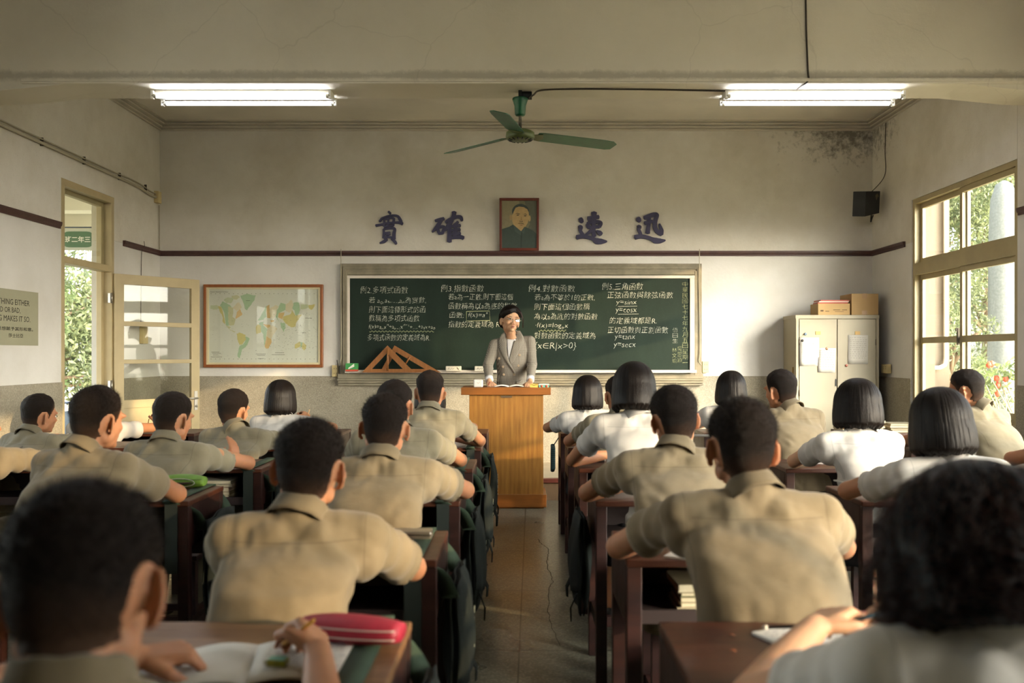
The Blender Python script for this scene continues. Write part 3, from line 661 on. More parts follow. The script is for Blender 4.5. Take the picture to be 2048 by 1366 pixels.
# ---------------------------------------------------------------- portrait standing on the rail, tilted forward
pc = at(1038.5, 497, YB-.03)
pf = empty('framed_portrait', (pc.x, YB-.034, 2.426), 'dark red framed portrait of a man in a dark jacket above the blackboard', 'picture')
pf.rotation_euler = (math.radians(6), 0, math.radians(.0))
PW, PH = .415, .545
def pfr(b):
    for (a0, a1, c0, c1) in ((-PW/2, PW/2, PH-.028, PH), (-PW/2, PW/2, 0, .028), (-PW/2, -PW/2+.026, 0, PH), (PW/2-.026, PW/2, 0, PH)): b.box((a0, -.02, c0), (a1, 0, c1))
one('picture_frame', mat('red_brown_frame', '6b2f1c', .4, .3, 8), pfr, parent=pf, bevel=.004)
def portrait(b):
    sx, sz = (PW-.05)/720, (PH-.05)/985
    Q = lambda u, v, d: ((u-605)*sx, d, PH-.026-(v-212)*sz)
    lay = [0]
    def poly(P, c, nm):
        lay[0] += 1; d = -.006-.0003*lay[0]; b.add([Q(u, v, d) for u, v in P], [tuple(range(len(P)))], mat(nm, c, .6, .12, 30))
    def ell(cx, cy, rx, ry, n=22, a=0): return [(cx+rx*math.cos(2*PI*k/n)*math.cos(a)-ry*math.sin(2*PI*k/n)*math.sin(a), cy+rx*math.cos(2*PI*k/n)*math.sin(a)+ry*math.sin(2*PI*k/n)*math.cos(a)) for k in range(n)]
    poly([(245, 212), (965, 212), (965, 1197), (245, 1197)], '8c8465', 'pt_bg1')
    poly([(700, 212), (965, 212), (965, 1197), (700, 1197)], '5c5f50', 'pt_bg2'); poly([(600, 212), (710, 212), (830, 700), (700, 900)], '757258', 'pt_bg3')
    poly(ell(632, 440, 176, 160), '3c4540', 'pt_hair'); poly(ell(432, 560, 26, 60), 'a58a5e', 'pt_skin2'); poly(ell(818, 580, 24, 64), 'b39a6c', 'pt_skin3')
    poly([(500, 420), (530, 360), (600, 335), (690, 345), (770, 390), (800, 450), (805, 560), (780, 670), (735, 750), (680, 830), (640, 835), (560, 790), (490, 720), (462, 640), (458, 520)], 'b89b69', 'pt_skin')
    poly([(475, 705), (640, 850), (715, 750), (880, 820), (965, 900), (965, 1197), (245, 1197), (245, 800), (400, 750)], '3c4a42', 'pt_coat')
    poly([(640, 850), (665, 850), (655, 1197), (630, 1197)], '2c3631', 'pt_seam'); poly([(480, 712), (500, 720), (650, 850), (640, 930), (520, 850)], '46554c', 'pt_collar'); poly([(715, 752), (735, 770), (700, 900), (655, 860)], '46554c', 'pt_collar')
    for P in ([(515, 490), (560, 468), (620, 485), (620, 495), (560, 482)], [(680, 495), (730, 480), (765, 500), (765, 508), (730, 494)], ell(575, 512, 26, 11), ell(727, 526, 26, 11), [(605, 625), (640, 640), (680, 630), (675, 650), (615, 648)]): poly(P, '4a4433', 'pt_dark')
    poly([(565, 695), (600, 670), (645, 662), (690, 675), (712, 715), (690, 700), (640, 690), (600, 690)], '7e6a46', 'pt_lip'); poly([(600, 705), (690, 712), (650, 728)], '8d5f42', 'pt_mouth')
    poly([(645, 520), (665, 610), (650, 628), (625, 622)], 'a38656', 'pt_nose')
one('portrait_print', None, portrait, parent=pf, fix=False)
one('backing', mat('pt_back', '4a4030', .8), lambda b: b.box((-PW/2+.02, -.006, .02), (PW/2-.02, 0, PH-.02)), parent=pf)

# ---------------------------------------------------------------- four brush-written characters cut from board
NAVY = mat('navy_foam', '3a3854', .6, .1, 20)
CH = {'實': (740, 410, [[(345,125,26),(385,165,30)], [(225,250,22),(190,300,26),(175,315,18)], [(225,250,20),(330,215,24),(430,200,26),(520,215,30),(560,270,38),(590,320,30)], [(110,388,30),(200,372,26),(330,345,24),(470,330,24),(560,335,32),(610,355,38)],
 [(265,268,20),(270,340,24),(262,400,26)], [(265,275,22),(360,250,22),(440,250,24),(445,290,28),(430,390,30)], [(262,408,24),(350,395,22),(435,385,26)], [(345,262,20),(340,390,20)],
 [(258,455,24),(262,540,28),(258,620,32)], [(258,455,24),(360,440,24),(460,445,32),(450,540,40),(448,640,42)], [(270,530,26),(375,515,24)], [(300,565,20),(380,548,20)], [(262,622,28),(340,600,26),(440,612,26)], [(320,635,30),(260,685,36),(185,715,16)], [(400,635,24),(460,680,38),(492,730,28)]]),
 '確': (740, 410, [[(1215,300,32),(1300,272,34),(1380,258,38)], [(1330,275,44),(1275,370,44),(1215,450,38),(1158,510,14)], [(1262,430,36),(1275,500,36),(1290,545,20)], [(1270,425,30),(1350,405,34),(1385,430,40),(1360,500,36),(1345,540,30)], [(1275,535,30),(1350,528,34)],
 [(1568,130,56),(1562,190,46),(1520,290,46),(1460,390,50),(1390,485,20)], [(1410,335,26),(1440,300,36),(1520,260,40),(1620,225,40),(1690,235,44),(1712,300,30)], [(1640,310,28),(1610,350,34),(1560,380,30)], [(1480,410,44),(1482,540,50),(1478,690,56)], [(1600,350,40),(1590,480,52),(1580,600,44)],
 [(1500,400,28),(1600,395,34),(1685,382,36)], [(1500,475,26),(1600,468,34),(1680,455,40)], [(1500,545,26),(1600,540,34),(1685,525,40)], [(1500,620,32),(1600,605,40),(1690,600,46),(1745,620,46)]]),
 '速': (1130, 410, [[(280,250,44),(300,290,56),(325,330,34)], [(255,395,26),(290,420,52),(285,480,40),(320,540,38),(345,570,30)], [(215,605,56),(320,588,48),(430,605,44),(520,635,44),(590,675,74),(680,682,62),(780,682,16)],
 [(425,262,60),(530,240,44),(630,225,46)], [(540,140,66),(535,300,50),(528,450,46),(538,590,52)], [(400,355,24),(430,400,48),(455,435,40)], [(410,350,34),(520,320,36),(610,320,46),(665,345,44),(635,410,46)], [(450,425,34),(540,415,34),(640,410,38)], [(510,450,44),(440,520,38),(365,568,18)], [(580,485,20),(640,520,54),(675,555,50)]]),
 '迅': (1130, 410, [[(1360,235,40),(1370,275,60),(1395,315,34)], [(1345,390,26),(1380,415,52),(1370,460,40),(1400,530,38),(1415,565,30)], [(1300,605,56),(1400,588,48),(1520,605,44),(1610,635,44),(1680,665,68),(1770,672,56),(1865,662,16)],
 [(1470,245,46),(1560,210,50),(1650,185,54),(1705,195,50),(1680,290,50),(1668,400,50),(1700,480,50),(1760,530,50),(1800,550,40)], [(1800,560,30),(1795,480,46),(1770,400,30),(1755,350,12)], [(1480,345,46),(1560,320,40),(1625,305,36)], [(1558,225,50),(1552,380,44),(1535,530,56)]])}
for ch, (ox, oy, S) in CH.items():
    xs = [ox+p[0]/9.309 for s_ in S for p in s_]; ys = [oy+p[1]/9.309 for s_ in S for p in s_]
    c0 = at(sum(xs)/len(xs), sum(ys)/len(ys), YB); b = MB()
    for si, s_ in enumerate(S):
        R = []
        for i in range(len(s_)-1):
            for k in range(8):
                f = k/8; p0, p1 = s_[i], s_[i+1]; pm, pn = s_[max(i-1, 0)], s_[min(i+2, len(s_)-1)]
                cr = [.5*((2*p0[j])+(-pm[j]+p1[j])*f+(2*pm[j]-5*p0[j]+4*p1[j]-pn[j])*f*f+(-pm[j]+3*p0[j]-3*p1[j]+pn[j])*f**3) for j in (0, 1)]+[p0[2]+(p1[2]-p0[2])*f]
                R.append(cr)
        R.append(list(s_[-1])); yo = .022+si*.00005
        L = []; Rr = []
        for i, p in enumerate(R):
            a, c = R[max(i-1, 0)], R[min(i+1, len(R)-1)]; dx, dy = c[0]-a[0], c[1]-a[1]; n_ = math.hypot(dx, dy) or 1
            wd = p[2]*.8; L.append((p[0]-dy/n_*wd, p[1]+dx/n_*wd)); Rr.append((p[0]+dy/n_*wd, p[1]-dx/n_*wd))
        # soft ends
        def cap(i, j):
            dx, dy = R[i][0]-R[j][0], R[i][1]-R[j][1]; n_ = math.hypot(dx, dy) or 1; return (R[i][0]+dx/n_*R[i][2]*.28, R[i][1]+dy/n_*R[i][2]*.28)
        poly = [cap(0, 1)]+L+[cap(-1, -2)]+Rr[::-1]
        W = [at(ox+u/9.309, oy+v/9.309, YB)-c0 for u, v in poly]
        n = len(W); m = len(L)
        V = [(q.x, -yo, q.z) for q in W]+[(q.x, 0, q.z) for q in W]; F = [(i, (i+1) % n, n+(i+1) % n, n+i) for i in range(n)]
        Li = lambda i: 1+i
        Ri = lambda i: 1+m+1+(m-1-i)
        F += [(Li(i), Li(i+1), Ri(i+1), Ri(i)) for i in range(m-1)]+[(0, Li(0), Ri(0)), (Li(m-1), 1+m, Ri(m-1))]
        b.add(V, F)
    o = b.build('wall_character', NAVY, loc=(c0.x, YB, c0.z), fix=False)
    tag(o, {'實': 'navy brush character farthest left above the blackboard', '確': 'navy brush character just left of the portrait', '速': 'navy brush character just right of the portrait', '迅': 'navy brush character farthest right above the blackboard'}[ch], 'lettering', 'brush characters above the blackboard')

# ---------------------------------------------------------------- quote poster on the left wall
qp = empty('quote_poster', (XL+.002, 6.72, 1.615), 'beige printed quotation poster on the left wall', 'poster')
one('poster_sheet', mat('poster_beige', '9d9a80', .7, .05, 4), lambda b: b.box((0, -.52, -.208), (.004, .44, .208)), parent=qp)
qt = MB()
def QT(s_, y0, w_, z, h, **k): fit_text(qt, s_, lambda a, b_, c_: (.0052, y0+a, z+b_), w=w_, h=h, **k)
QT('THERE IS NOTHING EITHER', -.49, .80, .115, .042); QT('GOOD OR BAD,', -.22, .40, .052, .045); QT('BUT THINKING MAKES IT SO.', -.49, .81, -.008, .042)
QT('世事無好壞,但思想賦予其形和意。', -.49, .85, -.085, .030, offset=.01); QT('莎士比亞', .02, .20, -.135, .030, offset=.01)
qt.build('poster_lettering', mat('print_black', '2c2a22', .7), qp, fix=False)

# ---------------------------------------------------------------- fluorescent battens under the beam
TUBE = emit('lit_tube', 'f3f5ff', 26.0); WHT = mat('enamel_white', 'e4e2d8', .4); CAPM = mat('tube_cap', 'b8b4a6', .4, metal=.5)
def batten(xc, label):
    t = empty('fluorescent_lamp', (xc, 6.285, 3.148), label, 'ceiling light', 'tube lamps under the ceiling beam'); hw = .60
    def body(b):
        pr = [(-.05, -.001), (.05, -.001), (.085, -.03), (.03, -.046), (-.03, -.046), (-.085, -.03)]
        b.prism(pr, lambda y, z: (-hw, y, z), lambda y, z: (hw, y, z))
    one('housing', WHT, body, parent=t, bevel=.003)
    for y in (-.095, .085):
        u = one('tube', TUBE, lambda b: b.tube([(-hw+.02, y, -.055), (hw-.02, y, -.055)], .014, 14), parent=t)
        for s_ in (-1, 1):
            one('tube_cap', CAPM, lambda b: b.tube([(s_*(hw-.025), y, -.055), (s_*(hw+.004), y, -.055)], .0155, 12), parent=u)
            one('lamp_holder', WHT, lambda b: b.box((s_*(hw+.002)-.008, y-.014, -.075), (s_*(hw+.002)+.008, y+.014, -.02)), parent=u)
    return t
batten(-1.885, 'white double fluorescent lamp left of the ceiling fan'); batten(2.01, 'white double fluorescent lamp right of the ceiling fan')
for x_ in (-1.885, 2.01):
    t = batten(x_, 'added unseen white double fluorescent lamp over the rear rows, %s side' % ('left' if x_ < 0 else 'right')); t.location = (x_, 3.6, 3.45)  # unseen extra lamps, added to brighten the beam and ceiling
for x_ in (-1.885, 2.01):
    for q_ in (-.4, .4): tag(one('added_lamp_rod', WHT, lambda b: b.tube([(x_+q_, 3.6, 3.448), (x_+q_, 3.6, ZC)], .006, 8)), 'rod holding the added rear %s lamp, its %s end' % ('left' if x_ < 0 else 'right', 'left' if q_ < 0 else 'right'), 'rod')

# ---------------------------------------------------------------- ceiling fan
FG = mat('fan_green_enamel', '1f6340', .35, .25, 14, .08, 60); FG2 = mat('fan_hub_olive', '5d6b3a', .4, .3, 10); BLK = mat('black_iron', '1c1d1c', .5, metal=.4)
fan = empty('ceiling_fan', (.008, 6.27, 3.148), 'green three-bladed ceiling fan hanging from the beam', 'ceiling fan')
one('mount', BLK, lambda b: (b.box((-.012, -.03, -.05), (.012, .03, 0)), b.tube([(.0, 0, -.03), (.08, 0, -.03)], .028, 12)), parent=fan)
one('canopy', FG, lambda b: b.lathe([(.052, -.048), (.055, -.056), (.048, -.075), (.040, -.10), (.036, -.16), (.030, -.168), (.012, -.17)], 24), parent=fan)
one('rod', mat('rod_dark', '4a4436', .5, metal=.3), lambda b: b.tube([(0, 0, -.04), (0, 0, -.27)], .011, 10), parent=fan)
hub = one('motor_housing', FG2, lambda b: b.lathe([(.02, -.262), (.07, -.270), (.097, -.285), (.100, -.315), (.092, -.330), (.06, -.340), (.02, -.344)], 36), parent=fan)
for k in range(14):
    a = 2*PI*k/14; d = Vector((math.cos(a), math.sin(a), 0))
    if k % 2 == 0 or True: one('vent_slot', BLK, lambda b: b.tube([Vector((0, 0, -.3405))+d*.058, Vector((0, 0, -.332))+d*.085], .005, 6), parent=hub)
for k, a in enumerate((19, 139, 259)):
    M = Matrix.Rotation(math.radians(a), 4, 'Z'); Bt = M @ Matrix.Translation((0, 0, -.300)) @ Matrix.Rotation(math.radians(2.0), 4, 'Y') @ Matrix.Rotation(math.radians(-13), 4, 'X')
    out = [(.12, -.058), (.16, -.066), (.60, -.070), (.68, -.062), (.715, -.03), (.70, .05), (.66, .064), (.16, .058), (.12, .052)]
    bl = MB(); bl.prism(out, lambda x, y: Bt @ Vector((x, y, -.002)), lambda x, y: Bt @ Vector((x, y, .002))); bo = bl.build('blade', FG, fan)
    one('blade_arm', FG2, lambda b: b.prism([(.08, -.03), (.15, -.05), (.17, 0), (.15, .05), (.08, .03)], lambda x, y: Bt @ Vector((x, y, -.007)), lambda x, y: Bt @ Vector((x, y, -.0025))), parent=bo)

# ---------------------------------------------------------------- cables, conduits, sockets, speaker
CAB = mat('dark_cable', '3a3124', .6); CAW = mat('painted_cable', 'aaa28c', .7); IVO = mat('ivory_socket', 'c9b684', .5)
def cable(name, pts, r, m, label, n=6): return tag(one(name, m, lambda b: b.tube(pts, r, n), fix=False), label, 'cable')
def sm(pts, k=8):
    P = [Vector(p) for p in pts]; o = []
    for i in range(len(P)-1):
        a, b_, c, d = P[max(i-1, 0)], P[i], P[i+1], P[min(i+2, len(P)-1)]
        for j in range(k):
            f = j/k; o.append(.5*((2*b_)+(c-a)*f+(2*a-5*b_+4*c-d)*f*f+(-a+3*b_-3*c+d)*f**3))
    return o+[P[-1]]
zb = 3.143
cable('fan_cable', sm([(.07, 6.24, 3.09), (.10, 6.22, 3.11), (.15, 6.22, 3.14), (.35, 6.20, zb), (.7, 6.19, zb-.004), (1.05, 6.22, zb), (1.41, 6.24, zb-.002)]), .006, CAB, 'dark cable running under the beam from the fan to the right lamp')
cable('lamp_cable', sm([(1.915, 6.093, 3.77), (1.92, 6.093, 3.5), (1.93, 6.093, 3.25), (1.935, 6.09, 3.18), (1.92, 6.088, 3.155), (1.90, 6.10, 3.142), (1.89, 6.2, 3.14)]), .006, CAB, 'dark cable running down the beam face to the right lamp')
xw = XL+.018
cd_ = empty('wall_conduit', (XL, 8, 2.9), 'pair of painted conduit pipes sloping along the upper left wall', 'conduit')
for dz, r in ((0, .014), (.035, .007)):
    P = [(.018, y-8, z+dz-2.9+(.004*math.sin(y*5) if dz else 0)) for y, z in ((3, 3.03), (6.2, 3.01), (7.2, 3.005), (8.3, 3.0), (9.0, 2.995), (9.25, 2.97), (9.44, 2.965))]
    one('pipe', CAW, lambda b: b.tube(sm(P), r, 8), parent=cd_, fix=False)
for y in (7.2, 7.9, 8.6, 9.2): one('clip', CAB, lambda b: b.box((0, y-8-.004, .085), (.024, y-8+.004, .15)), parent=cd_)
tag(one('junction_box', IVO, lambda b: b.box((XL, 9.44, 2.91), (XL+.05, 9.52, 3.03)), bevel=.004), 'yellowed junction box high in the left corner', 'junction box')
cable('corner_wire', [(XL+.012, 9.55, 2.9), (XL+.012, 9.56, 2.44)], .005, CAW, 'thin painted wire dropping down the left corner')
cable('socket_wire', sm([(XL+.03, 9.12, 2.47), (XL+.035, 9.12, 2.42), (XL+.012, 9.11, 2.36), (XL+.008, 9.10, 1.9), (XL+.008, 9.10, 1.60)]), .003, CAB, 'thin wire hanging behind the open door glass')
def socket(name, loc, dim, label, axis='y', holes=2, c=None):
    t = empty(name, loc, label, 'socket'); a = dim
    one('socket_body', c or IVO, lambda b: b.cb((0, 0, 0), a), parent=t, bevel=.004)
    for k in range(holes):
        z = (k-(holes-1)/2)*.05
        if axis == 'y': one('outlet_hole', BLK, lambda b: (b.cb((-.012, -a[1]/2, z), (.004, .003, .014)), b.cb((.012, -a[1]/2, z), (.004, .003, .014))), parent=t)
        else: one('outlet_hole', BLK, lambda b: (b.cb((-a[0]/2, -.02+z, .0), (.003, .014, .004)), b.cb((-a[0]/2, -.02+z, .02), (.003, .014, .004))), parent=t)
    return t
q = at(671, 742, 9.57); socket('wall_socket', (q.x, 9.572, q.z), (.07, .03, .12), 'ivory wall socket at the lower left of the blackboard')
q = at(1411, 734, 9.57); socket('wall_socket', (q.x, 9.572, q.z), (.07, .03, .12), 'ivory wall socket at the lower right of the blackboard')
socket('wall_socket', (XL+.02, 9.14, 1.53), (.04, .12, .17), 'ivory box socket seen through the open door panes', 'x', 1)
q = at(1795, 737, 9.3); socket('wall_socket', (XR-.036, 9.15, q.z), (.05, .13, .09), 'ivory socket beside the cabinet below the window edge', 'x', 2)
for x0_, nm, lab, xe in ((682, 'board_cable', 'thin cable framing the left side of the blackboard', 676), (1399, 'board_cable', 'thin cable framing the right side of the blackboard', 1404)):
    P = [(x0_, 498), (x0_, 530), (x0_, 600), (x0_+1, 700), (x0_-1, 722), (xe, 732), (xe, 745)]
    cable(nm, sm([at(px, py, YB-.075 if 528 < py < 725 else YB-.03) for px, py in P], 6), .004, CAW, lab)
cable('plaster_lead', sm([at(674, 720, 9.57), at(676, 740, 9.55), at(675, 752, 9.54)], 6), .005, CAB, 'short dark lead plugged in left of the blackboard')
SPK = mat('speaker_black', '16181a', .5, .2, 20)
sp = empty('wall_speaker', (3.52, 9.28, 2.87), 'black scuffed speaker box high in the right corner', 'speaker'); sp.rotation_euler = (math.radians(8), math.radians(-8), math.radians(28))
one('cabinet', SPK, lambda b: b.prism([(-.115, -.12), (.095, -.10), (.105, .12), (-.105, .13)], lambda x, z: (x, -.10, z), lambda x, z: (x, .06, z)), parent=sp, bevel=.004)
one('scuffed_patch', mat('scuff', '6a6048', .8), lambda b: b.add([(.03, -.101, .08), (.05, -.101, .03), (.07, -.101, .07), (.09, -.101, .06), (.06, -.101, .10)], [(0, 1, 2, 3, 4)]), parent=sp, fix=False)
one('bracket', BLK, lambda b: b.tube([(.10, -.02, -.12), (.09, .0, -.19), (.13, .02, -.02), (.17, .03, .03)], .007, 6), parent=sp)
cable('speaker_wire', sm([(XR-.012, 9.22, 3.68), (XR-.012, 9.24, 3.4), (XR-.012, 9.25, 3.15), (3.58, 9.30, 2.98)]), .004, CAB, 'thin wire dropping to the black corner speaker')

# ---------------------------------------------------------------- steel cabinet with papers and boxes
CBM = mat('cabinet_putty', '9a9078', .45, .08, 2, .03, 40); X0, X1, Y0, Y1, ZT = 2.775, 3.61, 9.14, 9.57, 1.73
cb = empty('steel_cabinet', (0, 0, 0), 'tall beige two-door steel cabinet in the right corner', 'cabinet')
one('body', CBM, lambda b: (b.box((X0, Y0+.02, .0), (X1, Y1, ZT)), b.box((X0-.004, Y0, ZT-.035), (X1+.004, Y1, ZT+.004)), b.box((X0, Y0, .0), (X0+.03, Y0+.03, ZT)), b.box((X1-.03, Y0, 0), (X1, Y0+.03, ZT))), parent=cb, bevel=.003)
XM = (X0+X1)/2-.005
HI = mat('hinge_dark', '5a4c38', .5)
for a, c, lab in ((X0+.034, XM-.004, 0), (XM+.004, X1-.034, 1)):
    d = one('door', CBM, lambda b: b.box((a, Y0-.004, .08), (c, Y0+.018, ZT-.04)), parent=cb, bevel=.003)
    hx_ = a+.0 if lab == 0 else c
    for z in (1.46, .95, .4): one('hinge', HI, lambda b: b.tube([(hx_, Y0-.004, z-.03), (hx_, Y0-.004, z+.03)], .005, 8), parent=d)
one('lock', BLK, lambda b: b.box((XM-.02, Y0-.01, 1.02), (XM-.008, Y0-.003, 1.09)), parent=cb)
one('side_latch', mat('latch_brass', 'a08040', .4, metal=.6), lambda b: b.box((X0-.008, Y0+.08, 1.13), (X0+.002, Y0+.10, 1.21)), parent=cb)
PA = mat('notice_paper', 'c2bdb2', .8, .04, 20)
def notice(px0, py0, px1, py1, label, rows=9, tilt=0, c=None):
    y = Y0-.007; p, q = at(px0, py1, y), at(px1, py0, y); cx, cz = (p.x+q.x)/2, (p.z+q.z)/2; w_, h_ = (q.x-p.x)/2, (q.z-p.z)/2
    t = empty('paper_notice', (cx, y, cz), label, 'paper', 'notices on the steel cabinet'); t.rotation_euler = (0, math.radians(tilt), 0)
    def sheet(b): b.grid([[(-w_+2*w_*i/4, -.0012-.002*math.sin(i*1.2+j), -h_+2*h_*j/5) for i in range(5)] for j in range(6)])
    one('sheet', PA, sheet, parent=t, solid=.0006)
    ik = MB(); r = random.Random(int(px0))
    for k in range(rows):
        z = h_*.82-k*(h_*1.55/rows); x = -w_*.82
        while x < w_*.75:
            l = r.uniform(.008, .022); ik.box((x, -.0045, z-.0022), (min(x+l, w_*.85), -.0040, z+.0022)); x += l+r.uniform(.006, .016)
    ik.build('print', mat('faint_ink', '9c988c', .8), t)
notice(1599, 675, 1638, 732, 'white printed list pinned at the left on the cabinet', 12); notice(1636, 696, 1671, 745, 'slightly tilted handwritten sheet lower on the left cabinet door', 8, 1.5); notice(1696, 670, 1736, 728, 'white printed sheet taped on the right cabinet door', 11, .5)
for px, py, c, lab in ((1611, 668, '6a7f92', 'round blue magnet on the left cabinet door'), (1605, 681, '3a3630', 'dark round magnet pinning the leftmost list'), (1654, 697, 'b98a6a', 'tan magnet holding the tilted sheet'), (1693, 731, 'b56a58', 'red magnet low on the right cabinet door')):
    p = at(px, py, Y0-.01); tag(one('magnet', mat('magnet_'+c, c, .4), lambda b: b.lathe([(.003, .007), (.012, .005), (.014, 0)], 16, (0, 0, 0), M=Matrix.Translation((p.x, Y0-.011, p.z)) @ Matrix.Rotation(PI/2, 4, 'X'))), lab, 'magnet', 'magnets on the steel cabinet')
for px, py, lab in ((1636, 666, 'small ochre label plate on the left cabinet door'), (1715, 666, 'small ochre label plate on the right cabinet door')):
    p = at(px, py, Y0-.005); tag(one('label_plate', mat('ochre_plate', 'b8924c', .5), lambda b: b.cb((p.x, Y0-.007, p.z), (.05, .004, .034))), lab, 'label plate')
CBD = mat('cardboard', 'ab8c5e', .8, .12, 3); TAPE = mat('brown_tape', '9c7440', .4)
def carton(x0, x1, y0, y1, h, label, z0=ZT+.004, tp=True, wr=None):
    t = empty('cardboard_box', ((x0+x1)/2, (y0+y1)/2, z0), label, 'box', 'boxes on the steel cabinet'); a, d = (x1-x0)/2, (y1-y0)/2
    one('carton', CBD, lambda b: b.box((-a, -d, 0), (a, d, h)), parent=t, bevel=.003)
    if tp:
        one('tape', TAPE, lambda b: (b.box((-.025, -d-.001, h*.78), (.022, d, h+.0015)), b.box((-.03, -d-.001, 0), (.02, -d, h*.22))), parent=t)
    if wr:
        q = MB(); rr = random.Random(2)
        for x_, z_, w_, h_ in ((-a*.85, h*.3, .030, .016), (-a*.55, h*.3, .040, .006), (-a*.05, h*.42, .07, .006), (a*.05, h*.28, .09, .004), (a*.5, h*.42, .05, .006)): q.box((x_, -d-.0016, z_), (x_+w_, -d-.0006, z_+h_))
        q.build('printed_marks', mat('box_ink', '5e4a30', .8), t)
p0, p1 = at(1703, 0, 9.17), at(1757, 0, 9.17); carton(p0.x, p1.x, 9.17, 9.5, .215, 'larger plain cardboard box on top of the cabinet')
p0, p1 = at(1656, 0, 9.16), at(1700, 0, 9.16); carton(p0.x-.1, p1.x, 9.16, 9.40, .115, 'low cardboard box under red folders on the cabinet', tp=False, wr='A4 PAPER')
fx = (p0.x-.1+p1.x)/2
for k in range(3):
    c = ('a8483a', 'c9b8a8', 'b3584a')[k]; o = one('document_folder', mat('folder_'+c, c, .6), lambda b: b.box((-.15, -.09, 0), (.15, .09, .012)), loc=(fx+.01*k, 9.27+.01*k, ZT+.12+.0125*k), bevel=.002, rot=(0, 0, .06*(k-1)))
    tag(o, ('red folder lowest on the small cardboard box', 'pale paper folder between two red folders on the box', 'red folder topmost on the small cardboard box')[k], 'folder', 'folders on the steel cabinet')

# ---------------------------------------------------------------- lectern and what lies on it
def lec_wood():
    m = bpy.data.materials.new('lectern_veneer'); t = NT(m)
    v = t.coord((14, 14, 1.2)); n_ = t.noise(v, 3.0, 6, .6); wv = t.n('ShaderNodeTexWave'); wv.inputs['Scale'].default_value = 1.2; wv.inputs['Distortion'].default_value = 6; wv.inputs['Detail'].default_value = 3
    t.l(t.coord((6, 6, .5)), wv.inputs['Vector'])
    c = t.ramp(n_, [(.3, lin('7d5420')), (.7, lin('9a6e33'))]); t.base(t.mix(t.math('MULTIPLY', wv.outputs['Fac'], .3), c, lin('6b4418')))
    t.b.inputs['Roughness'].default_value = .42; return m
LW = lec_wood(); LW2 = mat('lectern_edge_wood', '84501f', .4, .15, 6, stretch=(1, 6, 10)); LY = 7.9
lc = empty('lectern', (-.11, LY, 0), 'tall veneered wooden lectern in the central aisle', 'lectern'); f = FPX/LY
def lx(px): return (px-VX)/f+.11
ZT_ = CAMZ-(775-VY)/f; ZU = CAMZ-(790-VY)/f
one('top', LW2, lambda b: b.box((lx(922), 0, ZU), (lx(1102), .44, ZT_)), parent=lc, bevel=.004)
one('body', LW, lambda b: b.box((lx(938), .03, .12), (lx(1087), .41, ZU)), parent=lc, bevel=.003)
one('plinth', LW2, lambda b: (b.box((lx(936)-.015, .005, .012), (lx(1093), .43, .122)), b.box((lx(940), .02, 0), (lx(1088), .41, .012))), parent=lc, bevel=.004)
npl = one('name_plate', mat('plate_metal', '6b5a48', .4, metal=.4), lambda b: b.box((lx(1002), .024, ZU-.024), (lx(1024), .031, ZU-.008)), parent=lc)
LT = ZT_
def onl(px, dy=.1): return Vector(((px-VX)/FPX*(LY+dy), LY+dy, LT))
p = onl(956.5, .06); cbx = empty('white_canister', p, 'white rounded plastic canister on the left of the lectern', 'canister')
one('canister_body', mat('white_plastic', 'd9d5cc', .4), lambda b: b.box((-.041, -.02, 0), (.041, .04, .068)), parent=cbx, bevel=.012, seg=3)
one('emblem', mat('faint_gold', 'b59c78', .6), lambda b: b.tube([(-.01, -.0205, .046), (0, -.0205, .030), (.012, -.0205, .048)], .0015, 5), parent=cbx)
p = onl(1068, .05); yb = empty('chalk_carton', p, 'small yellow open chalk carton on the lectern', 'box')
one('carton', mat('yellow_card', 'c9a44a', .6), lambda b: b.box((-.034, -.02, 0), (.034, .03, .031)), parent=yb)
one('flap', mat('dark_gap', '3a2c14', .8), lambda b: b.add([(-.034, -.0205, .031), (0, -.0205, .02), (.034, -.0205, .031), (.03, -.0205, .026), (0, -.0205, .015), (-.03, -.0205, .026)], [(0, 1, 4, 5), (1, 2, 3, 4)]), parent=yb, fix=False)
p = onl(1088, .05); gb = empty('chalk_carton', p, 'small teal and white chalk carton at the lectern corner', 'box')
one('carton', mat('teal_card', '5f9a8a', .6), lambda b: b.box((-.044, -.02, 0), (.044, .03, .022)), parent=gb)
one('lid', mat('pale_card', 'c8cfc0', .6), lambda b: b.box((-.045, -.021, .022), (.045, .031, .031)), parent=gb)
one('red_print', mat('card_red', 'b5523c', .6), lambda b: (b.lathe([(.011, 0), (.011, .002)], 12, (0, 0, 0), M=Matrix.Translation((-.02, -.020, .011)) @ Matrix.Rotation(PI/2, 4, 'X')), b.lathe([(.011, 0), (.011, .002)], 12, (0, 0, 0), M=Matrix.Translation((.022, -.020, .011)) @ Matrix.Rotation(PI/2, 4, 'X'))), parent=gb)
p = onl(1018, .20); tag(one('open_book', mat('page_white', 'dcd8cc', .8), lambda b: [b.grid([[(s_*(.0+.13*i/6), -.08+.18*j, .012+.012*math.sin(PI*i/6)) for j in range(2)] for i in range(7)]) for s_ in (-1, 1)], loc=p+Vector((0, 0, -.01)), solid=.008), 'open white book in front of the teacher on the lectern', 'book')
